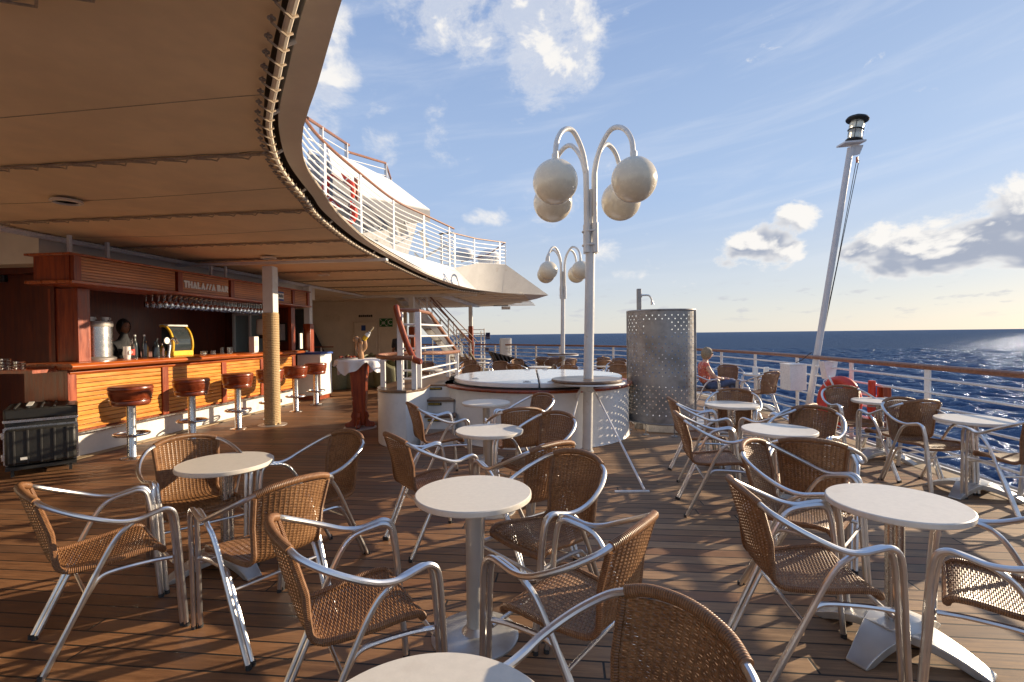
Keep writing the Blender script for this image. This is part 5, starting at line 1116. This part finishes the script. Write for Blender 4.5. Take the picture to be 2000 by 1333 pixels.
table(2.317, 4.30, .71, 'arch', 'cream table on the right between the lower right table and the shower screen', .2)
table(2.583, 5.829, .71, 'arch', 'cream table just right of the perforated shower screen', 1.2)
table(4.47, 6.0, .71, 'arch', 'cream table by the railing behind the red lifebuoy chair', .4)
table(4.38, 4.69, .71, 'arch', 'cream table beside the railing at the right edge', .55)
table(4.97, 9.95, .71, 'arch', 'small table with two white menu holders beside the seated woman', .3)
chair(-2.173, 2.595, 48, 'armchair at the far left edge, its back to the left and facing the left table')
chair(-2.177, 3.373, -46, 'armchair behind the left table, turned towards the camera')
chair(-1.326, 2.649, 144, 'sunlit armchair in front of the left table, seen from behind')
chair(-1.398, 3.461, 232, 'armchair right of the left table, its shaded back upright before the open deck')
chair(-.666, 2.023, 32, 'large armchair at the lower left of the middle foreground table, facing it')
chair(-.642, 3.731, 36, 'armchair left of the middle row, just behind the foreground table and facing right')
chair(-.821, 5.33, 26, 'armchair standing in front of the white steps, facing right')
chair(.031, 5.052, 103, 'armchair with slotted sunlit back tucked behind the second table of the middle row')
chair(.209, 4.288, 222, 'armchair right of the second middle row table, dark back in front of the tub')
chair(.143, 5.724, 214, 'farthest armchair of the middle row, its back against the white tub')
chair(.097, 3.457, 127, 'armchair with golden sunlit top rail just behind the middle foreground table')
chair(.178, 2.774, 220, 'dark backed armchair right of the middle foreground table, facing it')
chair(.253, 2.041, 142, 'armchair right of the foreground column with its sunlit seat facing left')
chair(.196, 1.128, 211, 'closest armchair, its big dark back cut off by the bottom edge')
chair(1.347, 2.304, -6, 'big armchair at the lower right, back to the left, facing the large right table')
chair(1.742, 3.009, -46, 'armchair with sunlit open weave back just behind the big lower right armchair')
chair(2.115, 3.493, 59, 'armchair seen square from behind between two right hand tables')
chair(2.62, 4.45, 222, 'armchair at the far side of the right middle table, below the leaning mast')
chair(2.718, 5.033, 123, 'armchair of which little more than the brown top rail shows below the mast')
chair(2.626, 5.90, -120, 'armchair behind the table next to the shower screen, its back upright above the table top')
chair(2.004, 5.348, -7, 'armchair just right of the shower screen, facing right, the farther of two alike')
chair(1.748, 4.345, -10, 'armchair with sunlit woven back right of the shower screen, the nearer of two alike')
chair(4.20, 6.10, -97, 'armchair in front of the red lifebuoy, facing the camera')
chair(4.16, 5.30, 92, 'armchair seen from behind at the railing, half hidden by the next chair')
chair(4.08, 4.90, -84, 'armchair at the railing facing the camera, left of the right edge table')
chair(4.347, 4.208, 84, 'armchair cut off by the right edge in front of the railing table')
chair(2.09, 2.04, 139, 'armchair at the lower right corner, its back outside the picture')
chair(3.66, 9.62, -4, 'armchair the woman sits in beside the shower screen')
chair(4.52, 10.35, -112, 'armchair behind the seated woman, only its woven back showing')
chair(4.52, 9.05, 112, 'armchair across the small table from the seated woman')
for k, (dx_, L) in enumerate(((-.12, 'white card holder on the left of the table beside the seated woman'), (.10, 'white card holder on the right of the table beside the seated woman'))):
    t = thing('menu_holder', L, 'menu holder', (*C(4.97+dx_, 9.87), .71), TH+.2*k, 'card holders on the far table'); MB().box((0, 0, .07), (.09, .05, .14)).build('card_block', 'signwhite', t, bev=.004); MB().box((0, 0, .004), (.11, .07, .008)).build('base', 'signwhite', t)
t = thing('ashtray', 'dark glass ashtray between the two white card holders', 'ashtray', (*C(4.97, 9.80), .71)); MB().lathe([(.05, 0), (.055, .03), (.045, .03), (.04, .01), (.0001, .01)], n=20).build('dish', 'glass_dark', t); MB().lathe([(.052, .028), (.056, .033), (.05, .034)], n=20).build('rim', 'glass_dark', t)
# ----- background chairs and tables beyond the tub (u of the centre, v of the back top -> ground position)
def bg_chair(u, v, h, label, top=.845):
    k = (v-(654-(u-1000)*.0112)); d = 966*(1.56-top)/k; x = (u-1000)/966*d; return chair(x, d, h, label, 'wicker armchairs on the far deck')
for u, v, h, L in ((917, 716, -100, 'nearest armchair beyond the left end of the tub lid'), (914, 706, -95, 'armchair close behind the nearest one beyond the left end of the tub'), (905, 700, -80, 'armchair beside the far pillar foot, third from the tub'),
        (976, 708, -90, 'sunlit armchair beyond the tub, below the row of dark wicker backs'), (978, 700, 80, 'darker armchair right behind the sunlit one below the wicker backs'), (1014, 711, 60, 'armchair left of the split in the tub lid, facing away'), (1019, 703, -60, 'armchair with silver arm sloping right, behind the lid split'),
        (1081, 699, 95, 'broad brown armchair left of the far lamp post'), (1104, 701, 120, 'armchair touching the far lamp post table on its right'), (1113, 716, -90, 'small sunlit armchair at the foot of the far lamp post'), (1064, 698, 70, 'armchair half hidden by the round far lamp table'),
        (1132, 709, 0, 'armchair left of the near lamp pole, side on'), (1166, 711, 10, 'sunlit armchair right of the near lamp pole, side on'), (1172, 698, 100, 'armchair near the rail right of the near lamp pole'), (1175, 704, 95, 'second armchair close in front of the one near the rail'),
        (1211, 702, -95, 'armchair at the rail just left of the shower screen, farthest of a stack like row'), (1208, 708, -95, 'second armchair of the row left of the shower screen'), (1210, 715, -95, 'third armchair of the row left of the shower screen'), (1213, 727, 95, 'nearest armchair of the row left of the shower screen'),
        (1196, 697, -20, 'armchair leaning at the rail above the row by the shower screen'), (829, 709, -90, 'sunlit armchair seen through the platform railing'), (880, 712, 180, 'armchair under the stairs beside a small white table')):
    bg_chair(u, v, h, L)
for x, d, L in ((.72, 12.9, 'small white table beyond the lid split'), (-1.0, 15.2, 'small white table by the far pillar, nearer of two'), (-1.05, 17.5, 'small white table by the far pillar, farther of two'), (2.4, 13.0, 'small white table right of the near lamp pole'), (-1.55, 11.8, 'white table seen through the platform railing'), (1.0, 16.6, 'table in front of the stern railing, left of the far lamp post'), (-2.05, 12.4, 'white table left behind the platform railing')):
    table(x, d, .71, 'arch', L, random.random(), 'round white tables on the far deck')
# ----- seated woman
t = thing('person', 'woman with short blonde hair, sunglasses, coral blouse and jeans sitting by the railing', 'person', (*C(3.84, 9.60), 0), TH-R(94)); t.scale = (.97, .97, .93)
# local +y = facing direction
HIP = (0, -.02, .56)
skin_body('jeans', [(0, -.05, .56), (-.085, .0, .55), (-.10, .24, .585), (-.085, .43, .60), (-.06, .50, .40), (-.04, .53, .20), (.085, .0, .55), (.07, .22, .62), (-.01, .45, .665), (-.07, .56, .50), (-.10, .60, .36), (0, -.07, .66)],
          [(0, 1), (1, 2), (2, 3), (3, 4), (4, 5), (0, 6), (6, 7), (7, 8), (8, 9), (9, 10), (0, 11)], [.13, .095, .085, .07, .058, .05, .095, .085, .07, .058, .055, .125], 'denim', t, sub=2)
skin_body('blouse', [(0, -.09, .60), (0, -.115, .74), (0, -.13, .88), (0, -.125, 1.0), (0, -.11, 1.06), (-.145, -.12, 1.0), (-.19, -.09, .93), (.145, -.12, 1.0), (.19, -.09, .93)],
          [(0, 1), (1, 2), (2, 3), (3, 4), (3, 5), (5, 6), (3, 7), (7, 8)], [(.15, .11), (.145, .105), (.155, .115), (.12, .085), .05, .062, .055, .062, .055], 'floral', t, sub=2)
g = head(t, (0, -.045, 1.225), .12, 'skin', 'hair', glasses=True)
g.build('face', 'skin', t)
skin_body('body', [(0, -.12, 1.02), (0, -.085, 1.10), (0, -.065, 1.16), (-.17, -.11, .98), (-.215, -.05, .84), (-.235, .02, .735), (-.17, .16, .71), (-.08, .26, .70), (.17, -.11, .98), (.215, -.05, .84), (.22, .04, .745), (.15, .17, .715), (.05, .27, .70)],
          [(0, 1), (1, 2), (0, 3), (3, 4), (4, 5), (5, 6), (6, 7), (0, 8), (8, 9), (9, 10), (10, 11), (11, 12)], [.06, .052, .048, .05, .046, .04, .034, .028, .05, .046, .04, .034, .028], 'skin', t, sub=2)
for s, bx, by in ((-1, -.08, .26), (1, .05, .27)):
    V = [(bx, by, .70), (bx-.012*s, by+.045, .705), (bx-.03*s, by+.08, .70)]; E_ = [(0, 1), (1, 2)]; rd = [.026, .034, .028]
    for k in range(4):
        o_ = len(V); fx = bx-.03*s+(k-1.5)*.019; V += [(fx, by+.09, .705), (fx-.008*s, by+.118-.006*abs(k-1), .70), (fx-.012*s, by+.14-.008*abs(k-1), .685)]; E_ += [(2, o_), (o_, o_+1), (o_+1, o_+2)]; rd += [.0105, .0095, .008]
    o_ = len(V); V += [(bx+.03*s, by+.05, .71), (bx+.036*s, by+.085, .702)]; E_ += [(1, o_), (o_, o_+1)]; rd += [.012, .009]
    skin_body('hand', V, E_, rd, 'skin', t)
MB().torus((.14, .18, .718), .036, .008, 18, 8, Matrix.Rotation(R(75), 4, 'X')).build('wristwatch', 'steel', t)
for x_, y_, z_, tl in ((-.04, .53, .05, 0), (-.13, .63, .27, .6)):
    MB().sphere((x_, y_+.05, z_-.015), .045, (.9, 2.6, .7), 14, None).build('shoe', 'hair_dark', t); MB().cyl((x_, y_-.01, z_-.01), (x_+(.0 if tl == 0 else .02), y_-.02, z_+.14), .032, .036, 12).build('ankle', 'skin', t)
# dark clothed person passing behind the platform rails
t = thing('person', 'person in dark clothes standing behind the white platform rails', 'person', (*C(-3.05, 13.6), 0), TH)
skin_body('clothes', [(0, 0, .98), (0, 0, 1.2), (0, 0, 1.42), (0, 0, 1.50), (-.19, 0, 1.43), (-.22, .0, 1.2), (.19, 0, 1.43), (.22, 0, 1.2), (-.09, 0, .85), (-.1, 0, .48), (-.1, 0, .1), (.09, 0, .85), (.1, 0, .48), (.1, 0, .1)], [(0, 1), (1, 2), (2, 3), (2, 4), (4, 5), (2, 6), (6, 7), (0, 8), (8, 9), (9, 10), (0, 11), (11, 12), (12, 13)], [.15, .15, .17, .07, .07, .06, .07, .06, .10, .075, .06, .10, .075, .06], 'shirt', t)
skin_body('body', [(0, 0, 1.48), (0, 0, 1.56), (0, .0, 1.62), (-.22, 0, 1.2), (-.24, .05, .98), (-.235, .08, .84), (.22, 0, 1.2), (.24, .05, .98), (.235, .08, .84), (0, 0, 1.3)], [(0, 1), (1, 2), (0, 9), (9, 3), (3, 4), (4, 5), (9, 6), (6, 7), (7, 8)], [.06, .055, .05, .045, .038, .04, .045, .038, .04, .06], 'skin_dark', t)
g = head(t, (0, .01, 1.70), PI, 'skin_dark', 'hair_dark'); g.build('face', 'skin_dark', t)
# ----- green wicker tub chairs under the awning
tub0 = [None]
def tub_chair(x, d, h, label):
    loc = (*C(x, d), 0); rz = R(h)+TH-PI/2
    if tub0[0]: return dup(tub0[0], loc, rz, label, 'green wicker tub chairs')
    t = thing('tub_chair', label, 'tub chair', loc, rz, 'green wicker tub chairs'); tub0[0] = t
    V = []; nA = 30
    for i in range(9):
        for j in range(nA+1):
            a = lerp(R(-15), R(195), j/nA); q = i/8; back = max(0, -math.sin(a+PI))**.8
            hh = .62+.36*math.sin((a+R(15))/R(210)*PI)**2; rr_ = .33+.05*q+.04*math.sin(q*PI); V.append((math.cos(a)*rr_, -math.sin(a)*rr_*1.0, hh*q))
    F = [(i*(nA+1)+j, i*(nA+1)+j+1, (i+1)*(nA+1)+j+1, (i+1)*(nA+1)+j) for i in range(8) for j in range(nA)]; o = MB().add(V, F).build('shell', 'green_wicker', t); md = o.modifiers.new('thick', 'SOLIDIFY'); md.thickness = .05
    MB().tube([V[8*(nA+1)+j] for j in range(nA+1)], .035, 8).build('rolled_rim', 'green_wicker', t); MB().box((0, .02, .38), (.56, .58, .12)).build('seat', 'green_wicker', t, bev=.03); MB().box((0, .30, .18), (.56, .04, .34)).build('front_apron', 'green_wicker', t, bev=.01)
    return t
for x, d, h, L in ((-5.25, 14.6, 205, 'green wicker tub chair right beside the white cabinet'), (-4.75, 14.9, 170, 'second green wicker tub chair from the cabinet'), (-4.2, 15.2, 90, 'dark green wicker tub chair hidden behind the tall cloth covered table'), (-3.75, 14.9, 30, 'sunlit green wicker tub chair right of the tall table'), (-3.45, 15.4, 20, 'second tub chair right of the tall table'), (-3.2, 16.0, 20, 'farthest tub chair right of the tall table'), (-5.0, 16.2, 200, 'tub chair whose curved top shows between the first two')): tub_chair(x, d, h, L)
# ----- stacked dark wicker loungers and pale loungers beyond the tub
sl0 = [None]
def stacked(i, x, d, L, mat='darkwicker', h_=1.02, n='wicker_lounger', grp='dark wicker loungers stored in a row'):
    loc = (*C(x, d), 0)
    t = thing(n, L, 'sun lounger', loc, TH+R(12), grp)
    MB().plate([(-.42, -.30, h_), (-.42, .30, h_), (-.05, .30, .35), (-.05, -.30, .35)], .045).build('backrest', mat, t, smooth=False, bev=.015); MB().plate([(-.05, -.30, .35), (-.05, .30, .35), (.55, .30, .3), (.55, -.30, .3)], .045).build('seat', mat, t, smooth=False, bev=.015)
    for s in (-.27, .27): MB().box((.4, s, .15), (.05, .05, .3)).build('leg', mat, t)
    for s in (-.27, .27): MB().box((-.05, s, .17), (.05, .05, .34)).build('leg', mat, t)
for i in range(8): stacked(i, -.20+.10*i+.02*i, 14.4+.05*i, ['leftmost and tallest of the dark wicker backs beyond the tub', 'second dark wicker back from the left beyond the tub', 'third dark wicker back from the left beyond the tub', 'fourth dark wicker back in the row beyond the tub', 'fifth dark wicker back in the row beyond the tub', 'sixth dark wicker back in the row beyond the tub', 'seventh dark wicker back in the row beyond the tub', 'rightmost and lowest of the dark wicker backs beyond the tub'][i], h_=1.08-.035*i)
for i in range(4): stacked(i, -1.62+.17*i, 17.6+.1*i, ['leftmost pale beige lounger right of the far pillar', 'second pale beige lounger right of the far pillar', 'third pale beige lounger right of the far pillar', 'rightmost pale beige lounger right of the far pillar'][i], 'beige', .80+.05*i, 'beige_lounger', 'pale loungers by the far pillar')
# ----- locker, winch frame at the stern, stairs
t = thing('white_locker', 'white upright locker standing outside the stern railing', 'locker', (*C(-.28, 21.4), 0), TH); MB().box((0, 0, .85), (.50, .4, 1.1)).build('cabinet', 'signwhite', t, bev=.02); MB().box((0, -.21, .85), (.42, .02, .98)).build('door', 'signwhite', t, bev=.01); MB().box((.17, -.23, .9), (.03, .03, .12)).build('handle', 'steel', t)
t = thing('rope_winch', 'white pipe frame with blue drums standing at the stern left of the locker', 'winch', (*C(-1.95, 23.3), 0), TH); g = MB()
for x_ in (-.65, -.5, .5, .65): MB().cyl((x_, 0, 0), (x_, 0, 1.85 if abs(x_) > .55 else 1.72), .03, n=10).build('upright', 'white2', t)
for z_ in (1.8, 1.62, 1.25, .95, .6): MB().cyl((-.65, 0, z_), (.65, 0, z_), .02, n=8).build('crossbar', 'white2', t)
MB().box((-.38, 0, 1.5), (.2, .2, .22)).build('gearbox', 'castalu', t, bev=.02); MB().cyl((.72, 0, 1.5), (.92, 0, 1.5), .16, n=20).build('drum', 'navy', t); MB().cyl((.70, 0, .85), (.86, 0, .85), .13, n=20).build('lower_drum', 'navy', t); MB().cyl((.2, 0, 1.5), (.72, 0, 1.5), .03).build('shaft', 'steel', t)
st = thing('staircase', 'white open staircase sloping down from the upper deck behind the platform', 'staircase', (*C(-3.2, 17.5), 0))
s0 = Vector((*C(-4.2, 18.2), 3.2)); s1 = Vector((*C(-1.75, 19.6), .15)); dv = (s1-s0); sn = Vector((dv.y, -dv.x, 0)).normalized()*.42
for k, s in enumerate((-1, 1)):
    MB().beam(s0+sn*s, s1+sn*s, .05, .24).build('stringer', 'white', st, world=True)
    MB().beam(s0+sn*s+Vector((0, 0, 1.0)), s1+sn*s+Vector((0, 0, 1.0)), .05, .05).build('handrail', 'handrail', st, world=True)
    for q in (.3, .5, .7): MB().beam(s0+sn*s+Vector((0, 0, q+.1)), s1+sn*s+Vector((0, 0, q+.1)), .02, .02).build('rail_bar', 'white2', st, world=True)
    for q in (.05, .35, .65, .97): p = s0.lerp(s1, q)+sn*s; MB().box(p+Vector((0, 0, .5)), (.05, .05, 1.0)).build('post', 'white2', st, world=True)
for i in range(14): p = s0.lerp(s1, (i+.5)/14); MB().beam(p-sn, p+sn, .24, .04).build('step_tread', 'signwhite', st, world=True)
t = thing('second_handrail', 'slim dark handrails rising steeply beside the white staircase', 'handrail', (*C(-2.4, 20.5), 0)); 
for k in range(2): MB().tube(W3([(-3.3+.25*k, 19.9, 3.0), (-1.7+.25*k, 20.9, 1.25)]), .022, 8).build('handrail', 'handrail', t, world=True)
for q in (0, .5, 1.): p = Vector(C(-3.2, 19.9)).lerp(Vector(C(-1.6, 20.9)), q); MB().cyl((p.x, p.y, 0), (p.x, p.y, lerp(3.0, 1.25, q)), .02, n=8).build('post', 'white2', t, world=True)
